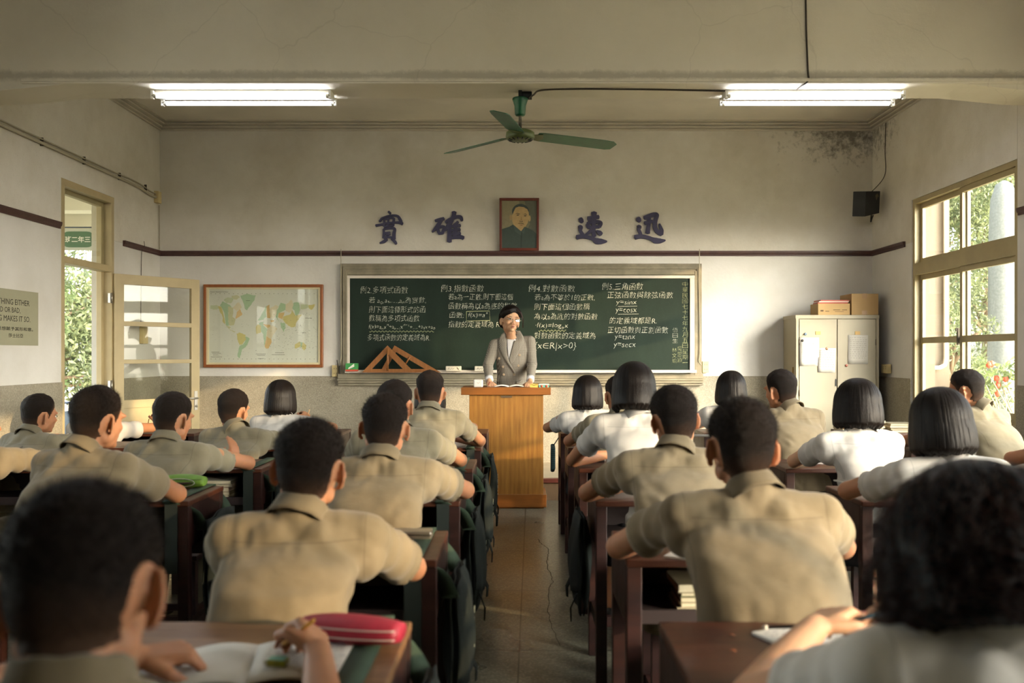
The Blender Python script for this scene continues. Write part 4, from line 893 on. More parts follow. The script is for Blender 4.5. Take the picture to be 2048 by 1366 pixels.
# ================================================================ PEOPLE
def frame_rows(M): return np.array(M)[:3, :3]
def vnoise(P, seed=0):
    "smooth value noise, P (n,3) -> (n,) in -1..1"
    P = np.asarray(P, float)+seed*17.31; i = np.floor(P).astype(np.int64); f = P-i; u = f*f*(3-2*f); r = np.zeros(len(P))
    for dx in (0, 1):
        for dy in (0, 1):
            for dz in (0, 1):
                h = ((i[:, 0]+dx)*374761393+(i[:, 1]+dy)*668265263+(i[:, 2]+dz)*2147483647) & 0xffffffff
                h = ((h ^ (h >> 13))*1274126177) & 0xffffffff; h = (h ^ (h >> 16)) & 0xffff
                w_ = (u[:, 0] if dx else 1-u[:, 0])*(u[:, 1] if dy else 1-u[:, 1])*(u[:, 2] if dz else 1-u[:, 2]); r += w_*(h/32767.5-1)
    return r
def fbm(P, seed=0, o=3):
    P = np.asarray(P, float); return sum(vnoise(P*2**k, seed+k)/2**k for k in range(o))/1.75
_ico = None
def ico():
    global _ico
    if _ico is None:
        bm = bmesh.new(); bmesh.ops.create_icosphere(bm, subdivisions=3, radius=1); _ico = (np.array([v.co[:] for v in bm.verts]), [tuple(v.index for v in f.verts) for f in bm.faces]); bm.free()
    return _ico
class Vol:
    "closed shapes fused into one skin"
    def __init__(s): s.V = []; s.F = []; s.n = 0
    def raw(s, V, F): s.V.append(np.asarray(V, float)); s.F += [tuple(i+s.n for i in f) for f in F]; s.n += len(V)
    def ell(s, c, r, R=None, e=1.0):
        V, F = ico(); V = V*np.asarray(r)
        if R is not None: V = V @ np.asarray(R).T
        s.raw(V+np.asarray(c), F)
    def cap(s, a, b, r0, r1, n=14, sq=(1, 1), up=None):
        a = np.asarray(a, float); b = np.asarray(b, float); d = b-a; L = np.linalg.norm(d)
        if L < 1e-6: s.ell(a, (r0,)*3); return
        d /= L; u = np.cross(d, (0, 0, 1.0) if up is None else up)
        if np.linalg.norm(u) < .05: u = np.cross(d, (0, 1.0, 0))
        u /= np.linalg.norm(u); v = np.cross(d, u); rings = []
        for k in range(5): t = PI/2*k/5; rings.append((a-d*r0*math.cos(t), r0*math.sin(t)+1e-4))
        for k in range(4): rings.append((a+d*L*k/3, r0+(r1-r0)*k/3))
        for k in range(1, 6): t = PI/2*k/5; rings.append((b+d*r1*math.sin(t), r1*math.cos(t)+1e-4))
        an = np.arange(n)*2*PI/n; cs = np.cos(an)[:, None]*sq[0]; sn = np.sin(an)[:, None]*sq[1]
        V = np.concatenate([p+(u*cs+v*sn)*r for p, r in rings]); m = len(rings)
        F = [(i*n+k, i*n+(k+1) % n, (i+1)*n+(k+1) % n, (i+1)*n+k) for i in range(m-1) for k in range(n)]+[tuple(range(n))[::-1], tuple((m-1)*n+k for k in range(n))]
        s.raw(V, F)
    def loft(s, secs, n=32):
        "secs: (centre, half-width, half-depth, exponent, yaw)"
        an = np.arange(n)*2*PI/n; rings = []
        for c, a, b, e, yw in secs:
            x = np.sign(np.cos(an))*np.abs(np.cos(an))**(2/e)*a; y = np.sign(np.sin(an))*np.abs(np.sin(an))**(2/e)*b
            rings.append(np.stack([c[0]+x*math.cos(yw)+y*math.sin(yw), c[1]-x*math.sin(yw)+y*math.cos(yw), np.full(n, c[2])], 1))
        m = len(rings); F = [(i*n+k, i*n+(k+1) % n, (i+1)*n+(k+1) % n, (i+1)*n+k) for i in range(m-1) for k in range(n)]+[tuple(range(n))[::-1], tuple((m-1)*n+k for k in range(n))]
        s.raw(np.concatenate(rings), F)
    def fuse(s, vox, it=4):
        me = bpy.data.meshes.new('v'); me.from_pydata(np.concatenate(s.V).tolist(), [], s.F)
        bm = bmesh.new(); bm.from_mesh(me); bmesh.ops.recalc_face_normals(bm, faces=bm.faces); bm.to_mesh(me); bm.free()
        o = bpy.data.objects.new('v', me); col.objects.link(o)
        r = o.modifiers.new('r', 'REMESH'); r.mode = 'VOXEL'; r.voxel_size = vox; r.adaptivity = 0
        q = o.modifiers.new('q', 'SMOOTH'); q.factor = .5; q.iterations = it
        dg = bpy.context.evaluated_depsgraph_get(); m2 = bpy.data.meshes.new_from_object(o.evaluated_get(dg))
        V = np.empty(len(m2.vertices)*3); m2.vertices.foreach_get('co', V); V = V.reshape(-1, 3)
        nl = len(m2.loops); li = np.empty(nl, int); m2.loops.foreach_get('vertex_index', li)
        ls = np.empty(len(m2.polygons), int); m2.polygons.foreach_get('loop_start', ls); lt_ = np.empty(len(m2.polygons), int); m2.polygons.foreach_get('loop_total', lt_)
        F = np.stack([li[ls], li[ls+1], li[ls+2], li[np.minimum(ls+3, nl-1)]], 1)[lt_ == 4]
        bpy.data.objects.remove(o); bpy.data.meshes.remove(me); bpy.data.meshes.remove(m2)
        return V, F
def vnormals(V, F):
    n = np.cross(V[F[:, 2]]-V[F[:, 0]], V[F[:, 3]]-V[F[:, 1]]); N = np.zeros_like(V)
    for k in range(4): np.add.at(N, F[:, k], n)
    return N/np.maximum(np.linalg.norm(N, axis=1), 1e-9)[:, None]
def quads(name, V, F, m, parent, attrs=None, solid=0):
    used = np.unique(F); mp_ = np.full(len(V), -1); mp_[used] = np.arange(len(used)); V = V[used]; F = mp_[F]
    me = bpy.data.meshes.new(name); me.vertices.add(len(V)); me.vertices.foreach_set('co', V.astype(np.float32).ravel())
    me.loops.add(F.size); me.loops.foreach_set('vertex_index', F.ravel()); me.polygons.add(len(F))
    me.polygons.foreach_set('loop_start', np.arange(0, F.size, 4)); me.polygons.foreach_set('loop_total', np.full(len(F), 4)); me.polygons.foreach_set('use_smooth', np.ones(len(F), bool))
    for k, a in (attrs or {}).items():
        at_ = me.attributes.new(k, 'FLOAT', 'POINT'); at_.data.foreach_set('value', np.asarray(a)[used].astype(np.float32))
    me.update(); me.validate(); me.materials.append(m); o = bpy.data.objects.new(name, me); col.objects.link(o); o.parent = parent
    if solid: q = o.modifiers.new('s', 'SOLIDIFY'); q.thickness = solid; q.offset = -1
    return o
# ---- materials
def skin_mat(nm, c):
    m = bpy.data.materials.new(nm); t = NT(m); v = t.coord()
    t.base(t.ramp(t.noise(v, 18, 4), [(.3, tuple(x*.88 for x in lin(c)[:3])+(1,)), (.7, lin(c))]))
    t.b.inputs['Roughness'].default_value = .55; t.b.inputs['Subsurface Weight'].default_value = .25
    t.b.inputs['Subsurface Radius'].default_value = (1.0, .32, .16); t.b.inputs['Subsurface Scale'].default_value = .012
    t.b.inputs['Specular IOR Level'].default_value = .35; t.bump(t.noise(v, 220, 3), .06, .002); return m
SK = skin_mat('skin_warm', 'a67454'); SKP = skin_mat('skin_pale', 'c49877')
def hair_buzz():
    m = bpy.data.materials.new('cropped_hair'); t = NT(m); v = t.coord(); a = t.n('ShaderNodeAttribute', attribute_name='length')
    dark = t.ramp(t.noise(v, 380, 2, .7), [(.3, lin('0d0907')), (.7, lin('20160f'))]); c = t.mix(t.ramp(a.outputs['Fac'], [(.0, (.05,)*3+(1,)), (.85, (1, 1, 1, 1))]), lin('4a3526'), dark)
    t.base(c); t.b.inputs['Roughness'].default_value = .6; t.b.inputs['Specular IOR Level'].default_value = .15
    t.b.inputs['Sheen Weight'].default_value = .03; t.b.inputs['Sheen Roughness'].default_value = .4; t.b.inputs['Sheen Tint'].default_value = lin('9a6b40')
    t.bump(t.noise(v, 260, 4, .8), .8, .006); return m
HB = hair_buzz()
def hair_long(nm='straight_black_hair', c='0d0a09'):
    m = bpy.data.materials.new(nm); t = NT(m); t.base(t.ramp(t.noise(t.coord((90, 90, 3)), 3, 3), [(.3, lin(c)), (.7, lin('150f0b'))]))
    t.b.inputs['Roughness'].default_value = .42; t.b.inputs['Specular IOR Level'].default_value = .14; t.b.inputs['Anisotropic'].default_value = .6
    t.bump(t.noise(t.coord((140, 140, 4)), 3, 3), .45, .004); return m
HL = hair_long()
HSTR = bpy.data.materials.new('backlit_strand'); _t = NT(HSTR); _t.base(lin('150e0a')); _t.b.inputs['Roughness'].default_value = .4
_tl = _t.n('ShaderNodeBsdfTranslucent'); _tl.inputs[0].default_value = lin('9a4a1c'); _mx = _t.n('ShaderNodeMixShader'); _mx.inputs[0].default_value = .30
_out = [n for n in HSTR.node_tree.nodes if n.type == 'OUTPUT_MATERIAL'][0]; _t.l(_t.b.outputs[0], _mx.inputs[1]); _t.l(_tl.outputs[0], _mx.inputs[2]); _t.l(_mx.outputs[0], _out.inputs[0])
def cloth(nm, c, c2, transl=0.0, extra=None):
    m = bpy.data.materials.new(nm); t = NT(m); v = t.coord()
    base = t.ramp(t.noise(v, 7, 4), [(.3, lin(c2)), (.7, lin(c))]); k = None
    for an in ('seam_yoke', 'seam_arm', 'seam_hem'):
        a = t.n('ShaderNodeAttribute', attribute_name=an); d = t.math('ABSOLUTE', a.outputs['Fac'])
        l = t.math('LESS_THAN', d, .0016); k = l if k is None else t.math('MAXIMUM', k, l)
    base = t.mix(t.math('MULTIPLY', k, .32), base, tuple(x*.35 for x in lin(c2)[:3])+(1,)); t.base(base)
    t.b.inputs['Roughness'].default_value = .85; t.b.inputs['Specular IOR Level'].default_value = .2; t.b.inputs['Sheen Weight'].default_value = .15
    wv = t.noise(v, 900, 1); wr = t.noise(v, 24, 5, .6); t.bump(t.math('ADD', t.math('MULTIPLY', wv, .2), wr), .35, .006)
    if transl:
        tl = t.n('ShaderNodeBsdfTranslucent'); t.l(base, tl.inputs[0]); mx = t.n('ShaderNodeMixShader'); mx.inputs[0].default_value = transl
        out = [n for n in m.node_tree.nodes if n.type == 'OUTPUT_MATERIAL'][0]; t.l(t.b.outputs[0], mx.inputs[1]); t.l(tl.outputs[0], mx.inputs[2]); t.l(mx.outputs[0], out.inputs[0])
    return m
KH = cloth('khaki_cotton', '80725a', '72664f'); KH2 = cloth('greyish_khaki_cotton', '7f7762', '726b57'); WC = cloth('white_cotton', 'c6c3bc', 'b6b2ab', .12)
TROU = mat('khaki_trousers', '6b6248', .85, .2, 14, .3, 60); SKIRT = mat('dark_skirt', '14161b', .85, .2, 10, .3, 60); SHOE = mat('black_shoe', '101010', .4)
SOCK = mat('white_sock', 'b8b4aa', .8)

def rot_head(yaw, pitch, roll):
    "columns: right, forward, up; yaw>0 turns to picture right, pitch>0 nods down, roll>0 tips to picture right"
    return np.array((Matrix.Rotation(-math.radians(yaw), 3, 'Z') @ Matrix.Rotation(-math.radians(pitch), 3, 'X') @ Matrix.Rotation(math.radians(roll), 3, 'Y')))
def head_vol(vol, H, R, vx, k=1.0, female=False):
    E = lambda c, r, Q=None: vol.ell(H+R @ (np.array(c)*k), np.array(r)*k, R if Q is None else R @ Q)
    C = lambda a, b, r0, r1: vol.cap(H+R @ (np.array(a)*k), H+R @ (np.array(b)*k), r0*k, r1*k)
    E((0, -.012, .034), (.075, .093, .086)); E((0, -.03, .0), (.070, .072, .075))
    if female: E((0, .022, -.006), (.060, .062, .074)); E((0, .042, -.060), (.036, .038, .034)); E((0, .050, -.080), (.022, .028, .016)); E((0, .0, -.045), (.050, .055, .045))
    else: E((0, .024, -.015), (.064, .066, .085)); E((0, .04, -.066), (.045, .044, .036)); E((0, .0, -.05), (.055, .06, .05))
    for s in (-1, 1):
        E((s*.036, .054, -.020), (.023, .025, .023)); E((s*.032, .068 if female else .072, .026), (.030, .016, .010))
        E((s*(.044 if female else .052), -.0, -.050 if female else -.055), (.016, .03, .026)); E((s*.0105, .094, -.033), (.009, .009, .007))
    C((0, .080 if female else .086, .008), (0, .099 if female else .104, -.026), .0075 if female else .009, .0095 if female else .0115)
    E((0, .086, -.052), (.022, .011, .0055)); E((0, .085, -.063), (.019, .011, .0065)); E((0, .076, -.086), (.020, .017, .016))
    # ears: rim, bowl and lobe, standing off the skull
    er = max(.0048, vx*.62)
    for s in (-1, 1):
        d = np.array((s*(.62 if female else .86), -.78 if female else -.51, 0)); d /= np.linalg.norm(d); a0 = np.array((s*.072, -.004, -.008)); rim = []
        for q in range(11):
            an = math.radians(200-q*27); rim.append(a0+d*(.012+.014*math.cos(an))+np.array((0, 0, (.027 if female else .033)*math.sin(an)+.0)))
        for q in range(10): C(rim[q], rim[q+1], er, er)
        Q = np.stack([d, np.cross((0, 0, 1.0), d), np.array((0, 0, 1.0))], 1)
        E(a0+d*.009, (.014, max(.0035, er*.8), .024), Q); E(a0+d*.010+np.array((0, 0, -.029)), (.009, er, .010), Q)
    vol.cap(H+R @ np.array((0, -.030, -.035))*k, H+R @ np.array((0, -.02, -.06))*k, .052*k, .050*k)
def hand(vol, Wp, f, n_, side, curl=(30, 40, 25), k=1.0, spread=1.0, thumb=.5, pinch=False):
    "Wp wrist, f pointing direction, n_ palm side normal, side=+1 if thumb lies on cross(f,n_) side"
    f = np.array(f, float); f /= np.linalg.norm(f); n_ = np.array(n_, float); n_ -= f*f.dot(n_); n_ /= np.linalg.norm(n_); s = np.cross(f, n_)*side; tips = []
    for j, (off, L, r, ls) in enumerate(((.027, .088, .0105, (.040, .025, .020)), (.009, .091, .0105, (.044, .029, .021)), (-.009, .086, .010, (.040, .027, .020)), (-.025, .077, .009, (.032, .020, .018)))):
        a = Wp+s*off*.55*k; b = Wp+(f*L+s*off)*k; vol.cap(a, b, .0135*k, .0115*k)
        if j: vol.cap(Wp+s*(off+.009)*.6*k+f*.02*k, Wp+(f*L*.97+s*(off+.009))*k, .012*k, .0105*k)
        an = 0; p = b; c_ = curl if not (pinch and j == 0) else (curl[0]*.8, curl[1]*1.1, curl[2]*.8)
        for q in range(3):
            an += math.radians(c_[q]*(1+.10*j)); d = f*math.cos(an)+n_*math.sin(an)+s*(.10*spread*(1.5-j)*.25)
            d /= np.linalg.norm(d); e = p+d*ls[q]*k; vol.cap(p, e, (r-.0012*q)*k*.92, (r-.0012*(q+1))*k*.92, n=10); p = e
        tips.append(p)
    t0 = Wp+(f*.022+s*.024+n_*.004)*k; t1 = t0+(f*.030+s*.026+n_*.010)*k; td = f*.75+s*(.45-.5*thumb)+n_*(.25+.5*thumb); td /= np.linalg.norm(td)
    t2 = t1+td*.033*k; td2 = f*.85+s*(-.1-.4*thumb)+n_*(.2+.3*thumb); td2 /= np.linalg.norm(td2); t3 = t2+td2*.026*k
    vol.cap(Wp, t0, .015*k, .015*k); vol.cap(t0, t1, .0155*k, .0125*k); vol.cap(t1, t2, .0115*k, .010*k); vol.cap(t2, t3, .0100*k, .0085*k)
    return tips, t3
def smooth01(x): x = np.clip(x, 0, 1); return x*x*(3-2*x)
def seg_dist(P, a, b):
    d = b-a; t = np.clip(((P-a) @ d)/max(d @ d, 1e-9), 0, 1); return np.linalg.norm(P-(a+t[:, None]*d), axis=1), t

def sitter(name_label, px, py, Y, yaw=0, pitch=8, roll=0, female=False, lean=0.0, tw=0.0, vox=.008, elbows=None, hands=None, hand_kw=None, seed=0, hs=1.0, sw=.168, mtl=None, hair='buzz', back=.0, chest=0.0, skin=None, wide=1.0, drop=0.0, near=None, group='students in khaki and white uniforms', tone=0, slouch=0.0, shl=.0, slr=1.0):
    """px,py: pixel of the crown; Y: distance of the head centre. All positions below are metres in the room."""
    s = FPX/Y; rs = np.random.default_rng(seed+11); crown = np.array(at(px, py, Y)); R = rot_head(yaw, pitch, roll)
    H = crown-R @ np.array((0, -.01, .124+(.012 if hair == 'buzz' else .014)))*hs + np.array((0, 0, .0)); H[1] = Y
    bx = H[0]-lean; root = empty('person', (bx, Y-.12, 0), name_label, 'person', group); O = np.array((bx, Y-.12, 0.0)); H = H-O
    twr = math.radians(tw); sd = np.array((math.cos(twr), -math.sin(twr), 0)); fw = np.array((math.sin(twr), math.cos(twr), 0))
    C7 = np.array((0, H[1], 0))+np.array((H[0]*.55, 0, 0))-fw*.052+np.array((0, 0, H[2]-.092*hs-drop)); C7[1] = H[1]-.058
    SZ = C7[2]-.058-shl; S = {q: C7+sd*q*sw+fw*.012+np.array((0, 0, SZ-C7[2])) for q in (-1, 1)}
    Pv = np.array((0, -.16-slouch, .50)); sk = skin or SK
    EL = {}
    for q in (-1, 1):
        e = (elbows or {}).get(q)
        EL[q] = (np.array(e)-O) if e is not None else np.array((C7[0]+q*.285, (near+.03 if near else Y+.16)-O[1], .792))
    HD = {}
    for q in (-1, 1):
        e = (hands or {}).get(q)
        HD[q] = (np.array(e)-O) if e is not None else np.array((C7[0]+q*.10, EL[q][1]+.17, .80))
    # ---------------- body: one skin from head to hands and hips
    b = Vol(); head_vol(b, H, R, vox, hs, female)
    b.cap(H+R @ np.array((0, -.028, -.05))*hs, C7+np.array((0, .008, -.02)), .050*hs, .056)
    mid = (C7+Pv)/2+np.array((0, -.045, .0))
    b.cap(C7+np.array((0, .02, -.08)), mid, .05, .07, sq=(1.2, .8)); b.cap(mid, Pv, .07, .09, sq=(1.3, .9))
    for q in (-1, 1):
        b.cap(C7+np.array((0, .01, -.05)), S[q], .035, .042); b.cap(S[q], EL[q], .041, .036); W_ = HD[q]; b.cap(EL[q], EL[q]+(W_-EL[q])*.45, .039, .036); b.cap(EL[q]+(W_-EL[q])*.45, W_, .036, .025)
        kw = dict(curl=(35, 45, 30)); kw.update((hand_kw or {}).get(q, {})); f_ = kw.pop('f', None); n_ = kw.pop('n', (0, 0, -1.0)); f_ = (W_-EL[q]) if f_ is None else f_
        tips = hand(b, W_, f_, n_, kw.pop('side', q), **kw); root['grip%d' % q] = [float(x) for x in (tips[1]+O)]
        b.cap(Pv+np.array((q*.08, 0, -.02)), np.array((q*.12, .30, .47)), .07, .055)
        b.cap(np.array((q*.12, .30, .47)), np.array((q*.13, .26, .09)), .048, .032)
    V, F = b.fuse(vox, 3 if vox < .007 else 2)
    L = (V-H) @ R/hs      # head-local coordinates
    body = quads('body', V, F, sk, root)
    # ---------------- hair
    N = vnormals(V, F)
    if hair in ('buzz', 'tied'):
        x, y, z = L[:, 0], L[:, 1], L[:, 2]
        if hair == 'buzz': zh = np.interp(y, [-.12, -.075, -.055, -.03, .0, .020, .036, .058, .075, .1], [-.074, -.078, -.070, -.055, -.030, -.010, .030, .058, .076, .085])
        else: zh = np.interp(y, [-.12, -.06, -.03, -.01, .012, .03, .05, .075, .1], [-.06, -.06, .0, .02, .015, .03, .05, .068, .075])
        zh = zh+.004*vnoise(L*90, seed)
        q_ = np.sqrt((x/.0755)**2+((y+.012)/.0935)**2+((z-.034)/.0865)**2)
        ear = (np.abs(x) > .064+.009*smooth01((z-.0)/.03)) & (z < .034) & (z > -.06) & (y < .022) & (y > -.045)
        esd = (np.sqrt(((y+.014)/.034)**2+((z+.014)/.046)**2)-1)*.038+np.clip(.060-np.abs(x), 0, 1)
        esd = np.where((np.abs(x) > .086) & (z < .03), -.01, esd)
        okm = (z > zh) & (np.linalg.norm(L, axis=1) < .17) & (esd > 0) & (z > -.079)
        up = smooth01((z-zh)/.075)*smooth01((z+.01)/.10+.15)
        if hair == 'buzz':
            th = .0022+.0125*up; th = th+.0016*(vnoise(L*260, seed)+vnoise(L*120, seed+3))*(.3+up)
            lenv = np.clip((z-zh)/.085+.08*vnoise(L*60, seed+1), 0, 1)
        else: th = .004+.016*smooth01((z-zh)/.03)+.0018*vnoise(L*np.array((30, 160, 160)), seed); lenv = np.ones(len(V))
        th = np.minimum(th, np.minimum((z-zh)*.40, esd*.5)+.0004); d1 = okm.copy(); fa_ = okm[F].any(1); d1[np.unique(F[fa_])] = True
        fm = fa_; V2 = V+N*np.where(okm, th, -.0022)[:, None]
        quads('hair', V2, F[fm], HB if hair == 'buzz' else HL, root, {'length': lenv})
        if hair == 'buzz' and vox < .0075:
            fz = MB(); ok_ = np.where(okm & (z > zh+.02))[0]; rr = np.random.default_rng(seed); pick = rr.choice(ok_, min(len(ok_), 2600), replace=False)
            for i_ in pick:
                p0 = V2[i_]; nn = N[i_]+rr.normal(size=3)*.25+np.array((0, 0, .25)); nn /= np.linalg.norm(nn); l_ = .006+.006*up[i_]; t_ = np.cross(nn, rr.normal(size=3)); t_ /= np.linalg.norm(t_)
                fz.add([p0-t_*.0006, p0+t_*.0006, p0+nn*l_], [(0, 1, 2)])
            fo = fz.build('hair_bristles', HL, root, fix=False); fo['kind'] = 'stuff'
        if hair == 'tied':
            v2 = Vol(); v2.ell(H+R @ np.array((0, -.112, .03)), (.036, .032, .036), R); Vb, Fb = v2.fuse(.005, 2); Vb = Vb+vnormals(Vb, Fb)*(.0015*np.sin((Vb[:, 2]-H[2])*900))[:, None]; quads('hair_bun', Vb, Fb, HL, root)
    else:
        bob(root, H, R, hs, seed, hair, vox)
    # ---------------- shirt
    st = Vol(); W = wide; cb_ = np.array((0, -.035-slouch*.5, 0)); yw = twr
    zs = np.array([.515 if female else .46, .575 if female else .56, .68, .80, SZ-.085, SZ-.045, SZ-.005]); T = (zs-.50)/(C7[2]-.50)
    cen = [Pv*(1-t)+C7*t+np.array((0, -.05*math.sin(PI*min(max(t, 0), 1))-.01, 0))+(np.array((0, .035, 0))*t) for t in T]
    for i, z in enumerate(zs): cen[i][2] = z
    hw = [.158, .152, .158, .166, .170, .158, .120]; hd = [.118, .112, .118, .122, .108, .088, .050]
    if female: hw = [h*.93 for h in hw]; hd = [h*.95 for h in hd]
    k2 = sw/.168
    st.loft([(cen[i], hw[i]*W*k2, hd[i]*W, 2.5 if i < 5 else 2.1, yw*min(1, max(0, T[i])*1.3)) for i in range(7)])
    HEM = {}
    for q in (-1, 1):
        st.cap(C7+sd*q*.03+np.array((0, 0, -.045)), S[q]+np.array((0, 0, -.008)), .052, .056, sq=(1, 1)); st.cap(C7+sd*q*.05+np.array((0, -.012, -.075)), S[q]-sd*q*.02+np.array((0, -.012, -.055)), .070, .066)
        d = EL[q]-S[q]; Ln = np.linalg.norm(d); d = d/Ln; hl = min(.215, Ln*.76); E_ = S[q]+d*hl
        dr = np.array((0, 0, -.010)); st.cap(S[q]+dr, E_+d*.02+dr*1.3, .053*slr, .059*slr, sq=(.92, 1.05)); st.cap(S[q]+dr*3-sd*q*.02, S[q]+d*.10+dr*2.5, .056*slr, .050*slr); HEM[q] = (S[q], d, E_+dr)
    st.cap(C7+np.array((0, .006, -.06)), C7+np.array((0, .010, -.018)), .072, .066)
    V, F = st.fuse(max(vox, .006), 18 if vox < .0085 else 11); N = vnormals(V, F)
    # folds
    P = V.copy(); up_ = np.clip((P[:, 2]-.5)/(C7[2]-.5), 0, 1); latr = P-C7; lat = latr @ sd
    amp = 1.15 if not female else 1.0
    d_ = .0050*fbm(P*np.array((13, 13, 3.4)), seed)*(1.25-up_)+.0045*fbm(P*np.array((9, 9, 11)), seed+5)
    back = (latr @ fw < .02)
    def fold(a, b_, w_, A): 
        nonlocal d_
        ds, t = seg_dist(P, np.array(a), np.array(b_)); tp = np.sin(PI*np.clip(t*.9+.05, 0, 1)); d_ = d_+A*tp*(np.exp(-(ds/w_)**2)-.55*np.exp(-((ds-w_*1.9)/w_)**2))
    yb = lambda z: float(np.interp(z, zs, [c[1] for c in cen]))-.112
    for q in (-1, 1):
        ax = C7+sd*q*(sw-.015); 
        for k in range(3):
            zz = SZ-.04-.05*k; x1 = C7[0]+q*rs.uniform(.0, .08); z1 = zz-rs.uniform(.10, .22)
            fold((ax[0], ax[1]-.06, zz-.02), (x1, yb(z1), z1), rs.uniform(.012, .020), rs.uniform(.005, .012))
        fold((C7[0]+q*.06, C7[1]-.06, C7[2]-.035), (C7[0]+q*rs.uniform(.10, .14), C7[1]-.085, SZ-rs.uniform(.10, .2)), .018, rs.uniform(.003, .006))
        x1 = q*rs.uniform(.05, .12); fold((x1*.7, yb(.62), .76), (x1*1.15, yb(.5), .52), .014, rs.uniform(.008, .013)); fold((q*.14, yb(.6)+.03, .66), (q*.06, yb(.5), .56), .013, .006)
        s0, d, E_ = HEM[q]; dd = (P-s0) @ d; rad = np.linalg.norm((P-s0)-dd[:, None]*d, axis=1); on = (dd > .01) & (rad < .11) & (np.abs(lat) > sw*.85)
        ang_ = np.arctan2((P-s0)[:, 2], (P-s0) @ fw)
        d_ = d_+on*(.0042*np.sin(dd*rs.uniform(60, 85)+2.2*ang_+rs.uniform(0, 6))*smooth01(dd/.08)*(.6+.4*vnoise(P*14, seed+q))+.004*smooth01(dd/.2)*np.cos(ang_*3+seed))
    ep = (np.abs(lat) > .04) & (np.abs(lat) < sw) & (P[:, 2] > SZ-.0)
    d_ = d_+.0018*vnoise(np.stack([lat*50, P[:, 1]*18, P[:, 2]*18], 1), seed+9)*smooth01((P[:, 2]-SZ+.06)/.05)*(np.abs(lat) < sw)
    V = V+N*(np.clip(d_*amp*1.15, -.017, .017))[:, None]
    # sleeve openings and the neck
    keep = np.ones(len(V), bool)
    for q in (-1, 1):
        s0, d, E_ = HEM[q]; dd = (V-E_) @ d; near_ = (np.linalg.norm(V-E_-dd[:, None]*d, axis=1) < .105) & (dd < .15) & (np.abs((V-C7) @ sd) > .12)
        keep &= ~((dd > 0) & near_)
    fm = keep[F].any(1) & True; drop_ = (~keep)[F].sum(1); fm = drop_ < 3
    F2 = F[fm]; used = np.zeros(len(V), bool); used[np.unique(F2)] = True
    for q in (-1, 1):
        s0, d, E_ = HEM[q]; dd = (V-E_) @ d; near_ = (np.linalg.norm(V-E_-dd[:, None]*d, axis=1) < .105) & (np.abs((V-C7) @ sd) > .12)
        mv = used & near_ & (dd > -max(vox, .006)*.75) & (dd < .03); V[mv] -= dd[mv][:, None]*d
    sa = np.full(len(V), 1.0); lat = (V-C7) @ sd; sa = np.where(V[:, 2] > SZ-.16, np.abs(lat)-(sw-.004+.10*np.clip(SZ-.02-V[:, 2], 0, .2)*-.25), 1.0)
    hemd = np.full(len(V), 1.0)
    for q in (-1, 1):
        s0, d, E_ = HEM[q]; dd = (V-E_) @ d+.022; hemd = np.where((lat*q > .10) & (np.linalg.norm(V-E_, axis=1) < .16), dd, hemd)
    yk = np.where(((V-C7) @ fw) < .03, V[:, 2]-(C7[2]-.064-.35*np.abs(lat)**1.5*0), 1.0)
    yk = np.where(np.abs(lat) < sw*.93, yk, 1.0)
    sm_ = mtl or (WC if female else KH)
    quads('shirt', V, F2, sm_, root, {'seam_yoke': yk, 'seam_arm': sa, 'seam_hem': hemd}, solid=.003)
    # ---------------- collar: stand and fall wrapped round the neck
    collar(root, C7, H, R, sd, sm_, seed)
    lower(root, Pv, female, seed); return root
def collar(root, C7, H, R, sd, m_, seed, name='collar', gap=150):
    cr = []; ax = (H+R @ np.array((0, -.03, -.06)))-C7; ax = ax/np.linalg.norm(ax); u = sd-ax*ax.dot(sd); u /= np.linalg.norm(u); v_ = np.cross(ax, u); c0 = C7+np.array((0, .012, -.008))
    prof = [(.057, -.012), (.057, .010), (.058, .026), (.0605, .0305), (.0635, .027), (.0675, .010), (.0730, -.010), (.0775, -.024)]
    for k in range(49):
        a = math.radians(-90-gap+2*gap*k/48); fr_ = abs(k-24)/24; row = []
        for j, (r_, h_) in enumerate(prof):
            ex = .020*max(0, fr_-.75)*4*(j > 4); tlt = -.020*fr_**2
            row.append(c0+(u*math.cos(a)*(r_*1.03+ex*.3)+v_*math.sin(a)*(r_*1.0))+ax*(h_+tlt-ex)+ax*.0012*math.sin(k*.9+seed))
        cr.append(row)
    cg = MB(); cg.grid(cr); return cg.build(name, m_, root, fix=True, solid=.0028)
